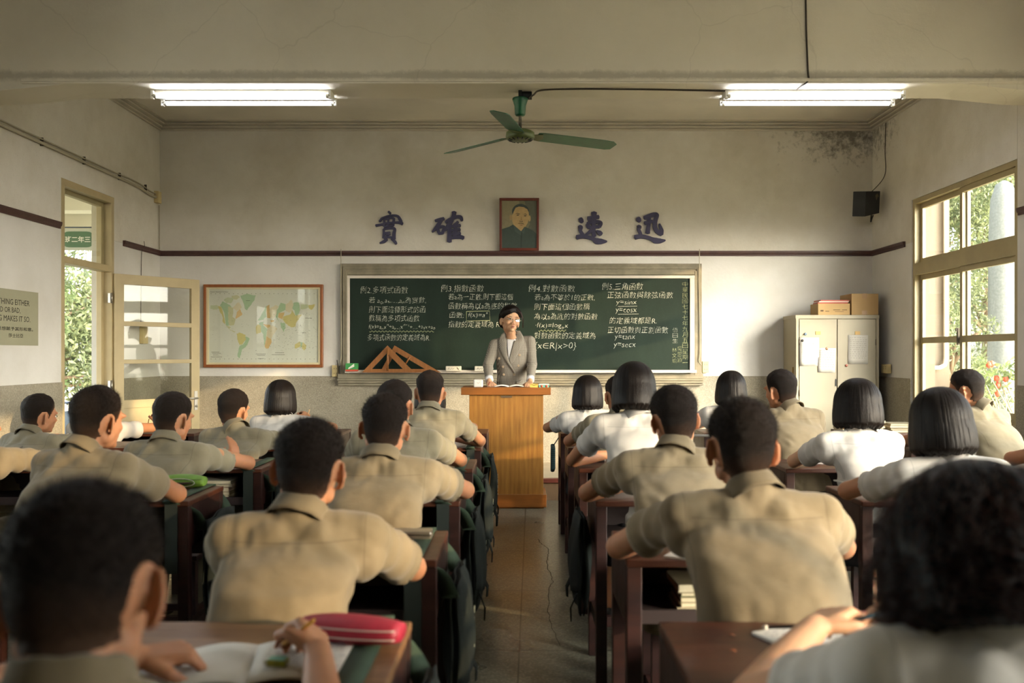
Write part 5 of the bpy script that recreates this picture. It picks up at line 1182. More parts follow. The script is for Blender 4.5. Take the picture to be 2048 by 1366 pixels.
def lower(root, Pv, female, seed):
    if female:
        sv = Vol(); sv.loft([((Pv[0], Pv[1]-.012, .40), .205, .175, 2.4, 0), ((Pv[0], Pv[1]-.012, .52), .185, .160, 2.4, 0), ((Pv[0], Pv[1]-.012, .585), .172, .150, 2.4, 0)])
        for q in (-1, 1): sv.cap(Pv+np.array((q*.07, .02, -.03)), np.array((q*.10, .30, .46)), .095, .085)
        Vq, Fq = sv.fuse(.014, 5); Vq = Vq+vnormals(Vq, Fq)*(.004*np.sin(Vq[:, 0]*95))[:, None]; quads('skirt', Vq, Fq, SKIRT, root)
    else:
        sv = Vol(); sv.loft([((Pv[0], Pv[1], .41), .17, .13, 2.4, 0), ((Pv[0], Pv[1], .50), .165, .125, 2.4, 0), ((Pv[0], Pv[1], .58), .15, .112, 2.4, 0)])
        for q in (-1, 1): sv.cap(Pv+np.array((q*.08, 0, -.03)), np.array((q*.12, .30, .47)), .088, .075); sv.cap(np.array((q*.12, .30, .47)), np.array((q*.13, .26, .12)), .076, .062)
        Vq, Fq = sv.fuse(.014, 4); quads('trousers', Vq+vnormals(Vq, Fq)*(.005*fbm(Vq*16, seed))[:, None], Fq, TROU, root)
    for q in (-1, 1):
        one('shoe', SHOE, lambda mb: mb.grid([[(q*.13+w_*math.cos(t), y_+0*t, max(0.0, .0+h_*(1+math.sin(t))/2)) for t in [2*PI*j/12 for j in range(12)]] for y_, w_, h_ in ((.20, .005, .05), (.205, .034, .085), (.26, .038, .08), (.34, .042, .06), (.42, .038, .045), (.445, .005, .03))], closed=True), parent=root)
    return root
def bob(root, H, R, hs, seed, style, vox):
    frz = style == 'frizzy'; nt_ = 300 if vox < .008 else 180; nz = 64 if vox < .008 else 40
    A, B = (.100, .112) if frz else (.092, .110); zt = .150 if frz else .138; zb = -.062 if frz else -.088
    if style == 'short': zb = -.075; A = .088
    th = np.linspace(0, 2*PI, nt_, endpoint=False); sN = np.linspace(0, 1, nz); TH, SS = np.meshgrid(th, sN)
    dome = .42; phi = np.clip(SS/dome, 0, 1)*PI/2; zmid = .028
    rad = np.where(SS < dome, np.sin(phi)**.88, 1.0); z = np.where(SS < dome, zmid+(zt-zmid)*np.cos(phi), zmid+(zb-zmid)*(SS-dome)/(1-dome))
    t2 = np.clip((SS-dome)/(1-dome), 0, 1); rad = rad*(1+.075*np.sin(t2*PI*.75))*(1-.16*smooth01((t2-.86)/.14))
    x = np.cos(TH)*A*rad; y = np.sin(TH)*B*rad-.018
    nz1 = vnoise(np.stack([np.cos(TH).ravel()*22, np.sin(TH).ravel()*22, z.ravel()*6], 1), seed).reshape(TH.shape); nz2 = vnoise(np.stack([np.cos(TH).ravel()*70, np.sin(TH).ravel()*70, z.ravel()*7], 1), seed+2).reshape(TH.shape)
    am = smooth01(SS/.12)*(2.2 if frz else 1.0); nz0 = vnoise(np.stack([np.cos(TH).ravel()*5, np.sin(TH).ravel()*5, z.ravel()*9], 1), seed+7).reshape(TH.shape); k = 1+am*(.010*nz1+.0055*nz2+.022*nz0)
    if frz: k += .045*am*vnoise(np.stack([x.ravel()*28, y.ravel()*28, z.ravel()*28], 1), seed+5).reshape(TH.shape)
    x *= k; y = (y+.018)*k-.018; z = z+t2**3*.004*(nz1*2+nz2)
    # face opening
    fa = np.abs(((TH-PI/2+PI) % (2*PI))-PI); opn = np.interp(z, [-.2, -.02, .035, .055, .06], [math.radians(58), math.radians(54), math.radians(44), math.radians(20), 0])
    P = np.stack([x, y, z], -1).reshape(-1, 3)*hs; V = H+P @ R.T
    F = np.array([(i*nt_+j, i*nt_+(j+1) % nt_, (i+1)*nt_+(j+1) % nt_, (i+1)*nt_+j) for i in range(nz-1) for j in range(nt_)])
    cut = (fa < opn).ravel(); F = F[~cut[F].all(1)]
    h = quads('hair', V, F, HL, root); q = h.modifiers.new('s', 'SOLIDIFY'); q.thickness = .012; q.offset = -1
    # part line and loose strands
    n = 3200 if frz else (260 if vox < .008 else 110); r = np.random.default_rng(seed); b = MB(); Hv = H
    for i in range(n):
        a = r.uniform(0, 2*PI); 
        if abs(((a-PI/2+PI) % (2*PI))-PI) < math.radians(50): continue
        s0 = r.uniform(.05, .55) if not frz else r.uniform(.0, .85); ln = r.uniform(.25, .45) if not frz else r.uniform(.15, .3); lift = abs(r.normal())*(.0035 if not frz else .024); wob = r.uniform(0, 6); pts = []
        K = 7 if not frz else 10
        for j in range(K):
            s_ = min(s0+ln*j/(K-1), 1.02); ph = min(s_/dome, 1)*PI/2; rr = math.sin(ph)**.88 if s_ < dome else 1; zz = zmid+(zt-zmid)*math.cos(ph) if s_ < dome else zmid+(zb-zmid)*(s_-dome)/(1-dome)
            tt = max(0, (s_-dome)/(1-dome)); rr *= (1+.075*math.sin(min(tt, 1)*PI*.75))*(1-.16*float(smooth01(np.array((tt-.86)/.14))))
            l_ = .003+lift*(j/(K-1)); aa = a+(.02*math.sin(wob+j*.8) if not frz else .07*math.sin(wob+j*1.3))
            c_ = (.006*math.sin(wob*2+j*1.6), .006*math.cos(wob+j*1.9), .004*math.sin(j+wob)) if frz else (0, 0, 0)
            p = np.array((math.cos(aa)*(A*rr+l_)+c_[0], math.sin(aa)*(B*rr+l_)-.018+c_[1], zz+c_[2]-(.006*r.random() if j == K-1 else 0)))*hs; pts.append(Hv+R @ p)
        b.tube(pts, [.0007*(1.4 if not frz else 1.1)]*(K-1)+[.0003], 3, cap=False)
    so_ = b.build('loose_strands', HSTR, h, fix=False); so_['kind'] = 'stuff'
# ================================================================ desks, stools, bags
def desk_wood(nm, c, c2, r=.38):
    m = bpy.data.materials.new(nm); t = NT(m); n_ = t.noise(t.coord((1.2, 9, 9)), 3, 6, .65)
    t.base(t.ramp(n_, [(.3, lin(c2)), (.7, lin(c))])); t.l(t.math('ADD', t.math('MULTIPLY', t.noise(t.coord(), 12, 4), .25), r-.1), t.b.inputs['Roughness']); t.bump(t.noise(t.coord((2, 30, 30)), 4, 3), .12, .002); return m
DW = desk_wood('dark_red_desk_wood', '361b15', '200f0c', .42); DTOP = desk_wood('desk_top_wood', '55301f', '3a1e15', .34); DTOPL = desk_wood('worn_desk_top', '8a6746', '604028', .4); DIN = mat('desk_inside', '231310', .7)
ROWN = lambda r: 1.58+1.04*(r-1)
COLX = dict(L3=-2.725, L2=-1.635, L1=-.545, R1=.617, R2=1.685, R3=2.775)
def make_desk():
    t = empty('school_desk'); w_, d = .30, .22
    one('desktop', DTOP, lambda b: b.box((-w_-.008, -d, .728), (w_+.008, d, .75)), parent=t, bevel=.004)
    one('drawer_box', DIN, lambda b: (b.box((-w_+.03, -d+.03, .565), (w_-.03, d-.03, .58)), b.box((-w_+.03, d-.035, .58), (w_-.03, d-.025, .728)), b.box((-w_+.03, -d+.02, .56), (w_-.03, -d+.035, .60))), parent=t)
    for s in (-1, 1):
        one('side_panel', DW, lambda b: (b.box((s*w_-.008, -d+.03, .56), (s*w_+.004, d-.03, .728)),) , parent=t)
        for q in (-1, 1): one('leg', DW, lambda b: b.box((s*(w_-.015)-.022, q*(d-.025)-.022, 0), (s*(w_-.015)+.022, q*(d-.025)+.022, .728)), parent=t, bevel=.003)
        one('side_rail', DW, lambda b: b.box((s*(w_-.015)-.012, -d+.04, .20), (s*(w_-.015)+.012, d-.04, .245)), parent=t)
    one('foot_rail', DW, lambda b: b.box((-w_+.03, d-.05, .13), (w_-.03, d-.02, .175)), parent=t)
    one('front_board', DW, lambda b: b.box((-w_+.02, d-.02, .45), (w_-.02, d-.008, .728)), parent=t)
    return t
def make_stool():
    t = empty('wooden_stool')
    one('seat', DW, lambda b: b.box((-.17, -.14, .40), (.17, .14, .425)), parent=t, bevel=.004)
    for s in (-1, 1):
        for q in (-1, 1): one('leg', DW, lambda b: b.box((s*.145-.018, q*.115-.018, 0), (s*.145+.018, q*.115+.018, .40)), parent=t)
        one('stretcher', DW, lambda b: b.box((s*.145-.01, -.10, .14), (s*.145+.01, .10, .17)), parent=t)
    one('stretcher', DW, lambda b: b.box((-.13, -.01, .14), (.13, .01, .17)), parent=t)
    return t
WHO = {('L1', 1): 'the blurred close-up boy at the bottom left', ('L1', 2): 'the boy with lit red ears whose forearm is raised', ('L1', 3): 'the big-eared boy left of the lectern', ('L1', 4): 'the boy hidden behind the big-eared boy', ('L1', 5): 'the boy sitting closest to the lectern on its left', ('L1', 6): 'the girl hidden at the very front left of the lectern',
 ('L2', 3): 'the boy with the sunlit shoulder at the left', ('L2', 4): 'the boy raising his fingers in front of the open door', ('L2', 5): 'the boy under the world map', ('L2', 6): 'the white-shirted girl under the world map',
 ('L3', 4): 'the boy cut off by the left picture edge', ('L3', 5): 'the boy in profile against the left wall', ('L3', 6): 'the pupil in white by the open door',
 ('R1', 1): 'the blurred frizzy-haired girl at the bottom right', ('R1', 2): 'the broad boy seen squarely from behind right of the aisle', ('R1', 3): 'the boy with tilted head right of the aisle', ('R1', 4): 'the girl with the sunlit brown crown', ('R1', 5): 'the boy half hidden by the sunlit-haired girl', ('R1', 6): 'the front-row girl just right of the lectern',
 ('R2', 3): 'the girl with the round black bob', ('R2', 4): 'the girl with a bob before the steel cabinet', ('R2', 5): 'the boy turned left beside the cabinet', ('R2', 6): 'the front girl below the blackboard corner',
 ('R3', 4): 'the pupil whose elbow shows at the right picture edge', ('R3', 5): 'the boy with glasses by the window', ('R3', 6): 'nobody'}
desks = {}; proto = make_desk(); sp0 = make_stool(); first = True
for (c, r), who in WHO.items():
    t = proto if first else copy_tree(proto); s = sp0 if first else copy_tree(sp0); first = False
    y = ROWN(r)+.22; t.location = (COLX[c], y, 0); desks[c, r] = t
    tag(t, 'school desk used by '+who if who != 'nobody' else 'dark wooden desk stacked with books in the front right corner', 'desk', 'wooden school desks')
    s.location = (COLX[c], ROWN(r)-.42, 0); tag(s, 'wooden stool under '+who if who != 'nobody' else 'dark wooden stool behind the desk stacked with books', 'stool', 'wooden stools')
def own(c, r, m):
    for ch in desks[c, r].children:
        if ch.name.startswith('desktop'): ch.data = ch.data.copy(); ch.data.materials[0] = m
own('L1', 1, DTOPL)
DZT = .7505
# ---- school bags of dark green canvas, strap laid over the desk
BAG = mat('dark_green_canvas', '121d18', .85, .3, 12, .4, 120); STR = mat('green_strap_webbing', '2f4230', .8, .2, 30, .4, 200); BT = mat('bag_print', 'b9bfae', .8)
def bag(c, r, s, label, strap=True, seed=0, txt=True):
    x0 = COLX[c]; yn = ROWN(r); t = empty('school_bag', (x0+s*.355, yn+.24, .48), label, 'bag', 'green school bags hung on desks'); rr = random.Random(seed)
    def f(side, u, v, off):   # u along Y -.16...16, v height
        bul = .038*math.cos(u/.17*PI/2)**.6*math.cos((v+.02)/.20*PI/2)**.5 if abs(u) < .17 and abs(v+.02) < .2 else 0
        return (side*(bul+.004+off)+.004*math.sin(u*40+seed+v*22), u*(1+.06*math.sin(v*9+seed)), v+.008*math.sin(u*20+seed))
    g = MB()
    for sd_ in (-1, 1): g.grid([[f(sd_, -.165+.33*i/12, -.205+.39*j/14, 0) for i in range(13)] for j in range(15)])
    g.build('bag_body', BAG, t, solid=.006)
    g = MB(); g.grid([[f(s, -.17+.34*i/12, -.10-.05*math.sin(PI*i/12)+(.29+.05*math.sin(PI*i/12))*j/12, .006) for i in range(13)] for j in range(13)]); fl_ = g.build('bag_flap', BAG, t, solid=.004)
    g = MB(); g.tube([f(s, -.15, -.12, .01), (s*.05, -.155, -.18), (s*.048, -.158, -.225-.02*rr.random())], [.018, .017, .013], 6, flat=.2); g.build('buckle_strap', BAG, t)
    g = MB(); g.tube([f(s, .15, -.12, .01), (s*.05, .15, -.17), (s*.048, .152, -.215)], [.018, .017, .013], 6, flat=.2); g.build('buckle_strap', BAG, t)
    if txt:
        q = MB()
        for k in range(4):
            z_ = .06-.036*k
            for j in range(4): u0, v0 = rr.uniform(-.012, .004), rr.uniform(-.012, .010); q.box((s*.0505-.001, u0, z_+v0), (s*.0505+.001, u0+(.010 if j % 2 else .0025), z_+v0+(.0025 if j % 2 else .010)))
        q.build('bag_print', BT, t, fix=False)
    if strap:
        xs = -s*.115; P = [(-s*.012, -.165, .14), (-s*.05, -.185, .22), (xs+.0, -.248, .262), (xs, -.240, .2735), (xs, -.1, .2735), (xs, .1, .2735), (xs, .215, .2735), (xs, .225, .262), (-s*.05, .19, .20), (-s*.012, .165, .14)]
        P = sm(P, 5); V = []; F = []; w_ = .027
        for i, p in enumerate(P):
            V += [p+Vector((-w_, 0, 0)), p+Vector((w_, 0, 0)), p+Vector((w_, 0, .003)), p+Vector((-w_, 0, .003))]
            if i: k = 4*i; F += [(k-4+j, k-4+(j+1) % 4, k+(j+1) % 4, k+j) for j in range(4)]
        m_ = MB(); m_.add(V, F, None, True); m_.build('shoulder_strap', STR, t)
        if s < 0 or True:
            m_ = MB(); m_.box((xs-.025, -.246, -.02), (xs+.025, -.243, .262)); m_.build('strap_end', mat('dark_strap', '18211c', .85), t)
    return t
bag('L1', 1, 1, 'dark green bag on the blurred boy\'s desk at the bottom left', seed=1); bag('L1', 2, 1, 'dark green canvas bag hanging nearest in the aisle on the left, strap over the desk', seed=2); bag('L1', 3, 1, 'dark green bag hanging behind the big-eared boy\'s elbow in the aisle', seed=3)
bag('L1', 4, 1, 'dark green bag at the middle left desk, just in front of the lectern base', seed=4); bag('L1', 5, 1, 'dark green bag hanging beside the lectern\'s left side', seed=5)
bag('L1', 2, -1, 'dark green lettered bag between the two left rows, behind the boy with raised forearm', strap=False, seed=6); bag('L2', 3, 1, 'dark green bag with strap on the sunlit-shouldered boy\'s desk', seed=7); bag('L2', 4, 1, 'dark green bag with strap on the desk of the boy raising his fingers', seed=8)
bag('R1', 3, -1, 'black-green bag hidden between desk legs right of the aisle', strap=False, seed=9, txt=False)
pl = empty('plaid_pouch', (COLX['R1']-.36, ROWN(6)+.02, .55), 'small dark teal plaid pouch hanging on the front desk right of the aisle', 'pouch')
def plaid(nm, cs, sc_):
    m = bpy.data.materials.new(nm); t = NT(m); v = t.coord((1, 1, 1)); sx = t.n('ShaderNodeSeparateXYZ'); t.l(v, sx.inputs[0])
    def st_(o, k, ph=0): return t.math('GREATER_THAN', t.math('SINE', t.math('MULTIPLY', o, k)), ph)
    a = t.mix(t.math('MULTIPLY', t.math('ADD', st_(sx.outputs[0], sc_), t.math('ADD', st_(sx.outputs[2], sc_), st_(sx.outputs[1], sc_*.0+.001, 2))), .5), lin(cs[0]), lin(cs[1]))
    t.base(a); t.b.inputs['Roughness'].default_value = .85; return m
one('pouch_body', plaid('teal_plaid', ('13262c', '2a4e50'), 420), lambda b: b.prism([(-.055, .10), (.05, .12), (.09, -.10), (-.075, -.06)], lambda y, z: (-.02, y, z), lambda y, z: (.012, y, z)), parent=pl, bevel=.01)
one('cord', BAG, lambda b: b.tube([(-.0, 0, .11), (.04, 0, .17)], .004, 5), parent=pl)

# ================================================================ small things on and in the desks
PAGE = mat('notebook_page', 'cfccc4', .8, .04, 20); INK = mat('pencil_writing', '8c8c94', .9)
def notebook(c, label, w_=.17, h_=.24, rz=0, spread=False, z=DZT, lines=0, name='notebook'):
    t = empty(name, (c[0], c[1], z), label, 'notebook'); t.rotation_euler = (0, 0, math.radians(rz))
    if spread:
        for s_ in (-1, 1):
            one('page', PAGE, lambda b: b.grid([[(s_*(w_*i/8), -h_/2+h_*j/4, .004+.008*math.sin(PI*min(1, i/5))*(1 if i < 5 else .2)+(.012*max(0, i-6)/2 if s_ < 0 else 0)) for i in range(9)] for j in range(5)]), parent=t, solid=.003)
    else: one('pages', PAGE, lambda b: b.box((-w_/2, -h_/2, 0), (w_/2, h_/2, .006)), parent=t, bevel=.001)
    if lines:
        q = MB(); r = random.Random(5)
        for k in range(lines):
            y = h_*.4-k*h_*.8/lines; x = .025 if spread else -w_*.4
            while x < (w_*.85 if spread else w_*.38): l = r.uniform(.006, .016); q.box((x, y-.0012, .0135 if spread else .0062), (x+l, y+.0012, .0139 if spread else .0066)); x += l+r.uniform(.004, .01)
        q.build('handwriting', INK, t)
    return t
def onto(px, py, z=DZT):  # point of the desk plane under a pixel
    Y = (CAMZ-z)*FPX/(py-VY); return Vector(((px-VX)/FPX*Y, Y, z))
p = onto(505, 1332); notebook(p, 'open white notebook under the blurred boy\'s hands', .19, .22, 10, True, lines=9)
er = empty('eraser', onto(552, 1333, .763), 'small eraser in a white, green and yellow sleeve on the open notebook', 'eraser'); er.location.z = .7665; er.rotation_euler = (0, 0, -.1)
one('rubber', mat('rubber_white', 'd4d6cc', .6), lambda b: b.box((-.022, -.010, 0), (.020, .012, .011)), parent=er, bevel=.003)
one('sleeve', mat('eraser_sleeve', '7d8a2c', .5, c2='b5a83c', vs=60), lambda b: b.box((-.014, -.0108, -.0003), (.021, .0128, .0116)), parent=er, bevel=.001)
one('sleeve_band', mat('eraser_teal', '6fa88f', .5), lambda b: b.box((-.012, -.0112, .0118), (.019, .0128, .0122)), parent=er)
def zip_case(loc, L, rz, c, label, w_=.075, h_=.05, seam='c8b8b0', kind='pencil_case'):
    t = empty(kind, loc, label, 'pencil case'); t.rotation_euler = (0, 0, math.radians(rz)); m_ = mat('case_'+c, c, .55, .15, 30, .15, 200)
    prof = []
    P = [[(-L/2+L*i/16, math.cos(a)*w_/2*math.sin(PI*min(1, max(.0, .08+.84*i/16)))**.25*(1+.0*i), h_/2+math.sin(a)*h_/2*math.sin(PI*(.08+.84*i/16))**.35) for a in [2*PI*k/20 for k in range(20)]] for i in range(17)]
    g = MB(); g.grid(P, closed=True); n = 20; k0 = len(g.V); g.F += [tuple(range(20))[::-1], tuple(16*20+k for k in range(20))]; g.M += [0, 0]; g.S += [True, True]; g.build('fabric_body', m_, t)
    for dz in (.18, -.12):
        pts = [(-L*.49+L*.98*i/24, -math.sqrt(max(0, 1-(2*dz)**2))*w_/2*math.sin(PI*min(1, max(0, .06+.88*i/24)))**.25-.001, h_/2+dz*h_) for i in range(25)]
        one('zip_seam', mat('seam_'+seam, seam, .5), lambda b: b.tube(pts, .0016, 6), parent=t)
    return t
p = onto(690, 1268, .775); zip_case((p.x+.01, p.y+.02, DZT), .215, -14, '9c2238', 'crimson zip pencil case with white piping on the near left desk', .09, .058)
p = onto(805, 1068, .765); t = empty('pencil_box', (p.x, p.y, DZT), 'silver metal pencil box on the desk behind the big-eared boy', 'pencil case')
def box_case(t, L, W, h, c, rg=.3, metal=.8): one('lid', mat('box_'+c, c, rg, .08, 30, metal=metal), lambda b: b.box((-L/2, -W/2, h*.55), (L/2, W/2, h)), parent=t, bevel=.006, seg=3); one('base', mat('boxb_'+c, c, rg, .08, 30, metal=metal), lambda b: b.box((-L/2, -W/2, 0), (L/2, W/2, h*.52)), parent=t, bevel=.004)
box_case(t, .19, .075, .028, 'a8a298')
tag(one('eraser', mat('rubber_white', 'd4d6cc', .6), lambda b: b.box((-.015, -.010, 0), (.015, .010, .012)), loc=(onto(796, 1090).x, onto(796, 1090).y, DZT), bevel=.002), 'small white eraser beside the silver pencil box', 'eraser')
p = onto(1182, 918, .765); t = empty('pencil_box', (p.x, p.y, DZT), 'shiny steel pencil box on the desk corner right of the aisle', 'pencil case'); box_case(t, .15, .07, .03, 'b9b9b4', .2, .9)
p = onto(1136, 885); tag(one('sticky_notes', mat('yellow_notes', 'c4b23e', .7), lambda b: b.box((-.03, -.02, 0), (.03, .02, .022)), loc=(p.x+.005, p.y, DZT), bevel=.002), 'yellow block of sticky notes on a desk right of the aisle', 'notes')
gc = onto(368, 965, .775); t = zip_case((gc.x, gc.y, DZT), .19, -4, '6f9a3c', 'bright green open pencil case on the sunlit boy\'s desk', .085, .062, '4b6a28')
one('open_mouth', mat('case_inside', '2c1712', .8), lambda b: b.tube([(-.055, -.0405, .030), (0, -.0425, .026), (.055, -.0405, .030)], [.010, .0165, .010], 10, flat=.3), parent=t)
one('mouth_rim', mat('rim_white', 'b8b8a8', .5), lambda b: b.tube([(-.066+.066*(1-math.cos(a))*1.0, -.043, .029+.018*math.sin(a)) for a in [2*PI*k/24 for k in range(25)]], .0018, 6), parent=t)
p = onto(1570, 908, .76); t = empty('pencil_box', (p.x-.0, p.y, DZT), 'red rimmed tan pencil box on the desk behind the boy turned left', 'pencil case'); t.rotation_euler = (0, 0, .05)
box_case(t, .17, .08, .018, 'b04a34', .4, 0); one('lid_picture', mat('tan_card', 'b89a6a', .6, .3, 40), lambda b: b.box((-.078, -.034, .018), (.078, .034, .0195)), parent=t)
notebook(onto(1630, 925), 'white sheet beside the elbow of the girl before the cabinet', .10, .14, -15); notebook(onto(1690, 928), 'pinkish worksheet under the girl before the cabinet', .14, .16, 6)
notebook(onto(1700, 965), 'white sheet at the round-bobbed girl\'s elbow', .10, .12, 10); notebook(onto(1405, 872), 'white papers on the desk of the front girl below the blackboard corner', .16, .15, -8)
notebook(onto(1376, 1110), 'white paper corner under the broad boy\'s arm', .10, .14, -30); notebook(onto(2010, 925), 'white paper at the far right desk by the picture edge', .14, .12, 20); notebook(onto(1900, 888), 'open papers on the desk of the boy with glasses', .18, .16, -6, True)
notebook(onto(1640, 1285), 'white notebook under the frizzy-haired girl\'s left hand', .19, .20, 24, lines=8); notebook(onto(1830, 1290), 'white worksheet under the frizzy-haired girl\'s right hand', .20, .16, -4)
p = onto(1745, 1250, .76); t = zip_case((p.x+.02, p.y+.03, DZT), .17, 2, '7c2a22', 'flat red and yellow-green pen pouch before the frizzy-haired girl', .06, .03, 'b3a83e')
p = onto(1590, 1262); tag(one('ballpoint_pen', mat('pen_black', '141416', .3), lambda b: b.tube([(-.060, 0, .006), (.07, .012, .006)], .0055, 10), loc=(p.x, p.y, DZT)), 'black pen lying at the left on the frizzy-haired girl\'s desk', 'pen')
tag(one('pen_cap', mat('cap_cream', 'c9bfae', .5), lambda b: b.tube([(-.066, -.0005, .006), (-.058, 0, .006)], .0065, 10), loc=(p.x-.002, p.y, DZT)), 'cream end cap of the black pen', 'cap')
for px, py in ((1463, 1272), (1465, 1303)):
    p = onto(px, py); tag(one('pencil_shaving', mat('shaving', 'a8623c', .8), lambda b: b.tube([(-.005, .002, .002), (0, 0, .004), (.006, -.003, .002)], .0022, 5, flat=.4), loc=(p.x, p.y, DZT)), 'orange pencil shaving %s on the bare right desk' % ('farther away' if py < 1290 else 'nearer'), 'shaving')
for k, (px, py) in enumerate(((480, 925), (500, 926), (503, 929))):
    p = onto(px, py); tag(one('pen_cap', mat('cap_white', 'c4c4c0', .4), lambda b: b.tube([(-.012, 0, .006), (.012, .006, .006)], .006, 8), loc=(p.x, p.y, DZT)), ('leftmost white cap', 'middle white cap', 'rightmost white cap')[k]+' beside the raised fingers under the world map', 'cap', 'white caps on the desk')
# stacks of books: each book its own object
BC = ['b5a888', '8f8468', 'c4bda6', '7c6f52', '9f9d88', 'a8917a', '6f7a5c', 'b8b2a4']
def stack(x, y, z0, n, w_, d, labels, th=(.012, .026), seed=0, group='stacked books'):
    r = random.Random(seed); z = z0
    for k in range(n):
        h = r.uniform(*th); c = BC[r.randrange(8)]; t = empty('book', (x+r.uniform(-.008, .008), y+r.uniform(-.008, .008), z), labels % (('lowest' if k == 0 else 'topmost' if k == n-1 else ('second', 'third', 'fourth', 'fifth', 'sixth', 'seventh')[k-1]+' from the bottom')), 'book', group)
        t.rotation_euler = (0, 0, r.uniform(-.08, .08)); ww, dd = w_*r.uniform(.92, 1), d*r.uniform(.92, 1)
        one('cover', mat('cover_'+c, c, .6, .15, 20), lambda b: (b.box((-ww/2, -dd/2, 0), (ww/2, dd/2, .0015)), b.box((-ww/2, -dd/2, h-.0015), (ww/2, dd/2, h)), b.box((ww/2-.0015, -dd/2, 0), (ww/2, dd/2, h))), parent=t)
        one('pages', mat('book_pages', 'c9bea0', .9, .15, 90, stretch=(1, 1, 12)), lambda b: b.box((-ww/2+.003, -dd/2+.003, .0015), (ww/2-.002, dd/2-.003, h-.0015)), parent=t); z += h+.0004
    return z
stack(COLX['R1']-.02, ROWN(2)+.16, .5805, 5, .26, .18, 'book in the broad boy\'s desk, %s', seed=1); stack(COLX['L2']-.02, ROWN(4)+.16, .5805, 5, .30, .18, 'book inside the desk at the left of the raised fingers, %s', (.014, .024), seed=2)
q = at(1700, 868, 6.9)
stack(2.50, 6.95, DZT, 4, .15, .20, 'book in the left pile on the cabinet-side desk, %s', (.008, .014), 3); stack(2.68, 6.93, DZT, 5, .13, .19, 'book in the middle pile on the cabinet-side desk, %s', (.014, .024), 4); stack(2.90, 6.95, DZT, 4, .20, .19, 'book in the right pile on the cabinet-side desk, %s', (.012, .022), 5)

# ================================================================ the pupils
def seat(c, r, px, py, Y, **k):
    v = {1: .0050, 2: .006, 3: .007, 4: .0082, 5: .009, 6: .0095}[r]
    return sitter(LAB[c, r], px, py, Y, vox=k.pop('vox', v), near=ROWN(r), seed=r*7+ord(c[0])+ord(c[1]), **k)
LAB = {('L1', 1): 'person, close blurred cropped-haired boy in khaki writing at the bottom left', ('L1', 2): 'person, cropped-haired boy in khaki with red lit ears and raised right forearm', ('L1', 3): 'person, big-eared boy in khaki shirt left of the lectern', ('L1', 4): 'person, boy in khaki mostly hidden behind the big-eared boy, sunlit sleeve', ('L1', 5): 'person, boy in khaki seated nearest the left side of the lectern', ('L1', 6): 'person, girl whose black bob peeks out behind the boy nearest the lectern',
 ('L2', 3): 'person, boy at left with turned head and sunlit khaki shoulder', ('L2', 4): 'person, boy in khaki raising his fingers before the open door', ('L2', 5): 'person, cropped-haired boy in khaki sitting under the world map', ('L2', 6): 'person, girl in white with black bob under the world map holding a pencil',
 ('L3', 4): 'person, khaki shoulder of a boy cut off by the left picture edge', ('L3', 5): 'person, boy in khaki seen in profile against the left wall', ('L3', 6): 'person, pupil in white shirt mostly hidden by the open door, holding a pencil',
 ('R1', 1): 'person, close blurred girl with frizzy dark hair in white at the bottom right', ('R1', 2): 'person, broad boy in khaki seen squarely from behind right of the aisle', ('R1', 3): 'person, boy in khaki with slightly tilted head right of the aisle', ('R1', 4): 'person, girl in white with sunlit brown crown behind the blackboard tray', ('R1', 5): 'person, boy in khaki half hidden by the girl with the sunlit crown', ('R1', 6): 'person, girl in white with black bob just right of the lectern',
 ('R2', 3): 'person, girl in white with a full round black bob at right', ('R2', 4): 'person, girl in white with bob sitting before the steel cabinet', ('R2', 5): 'person, boy in khaki turned left beside the steel cabinet', ('R2', 6): 'person, girl with straight bob below the right blackboard corner',
 ('R3', 4): 'person, bare elbow and sleeve showing at the right picture edge', ('R3', 5): 'person, boy with glasses and khaki shirt in profile by the window'}
W_ = lambda x, y, Y: tuple(at(x, y, Y))
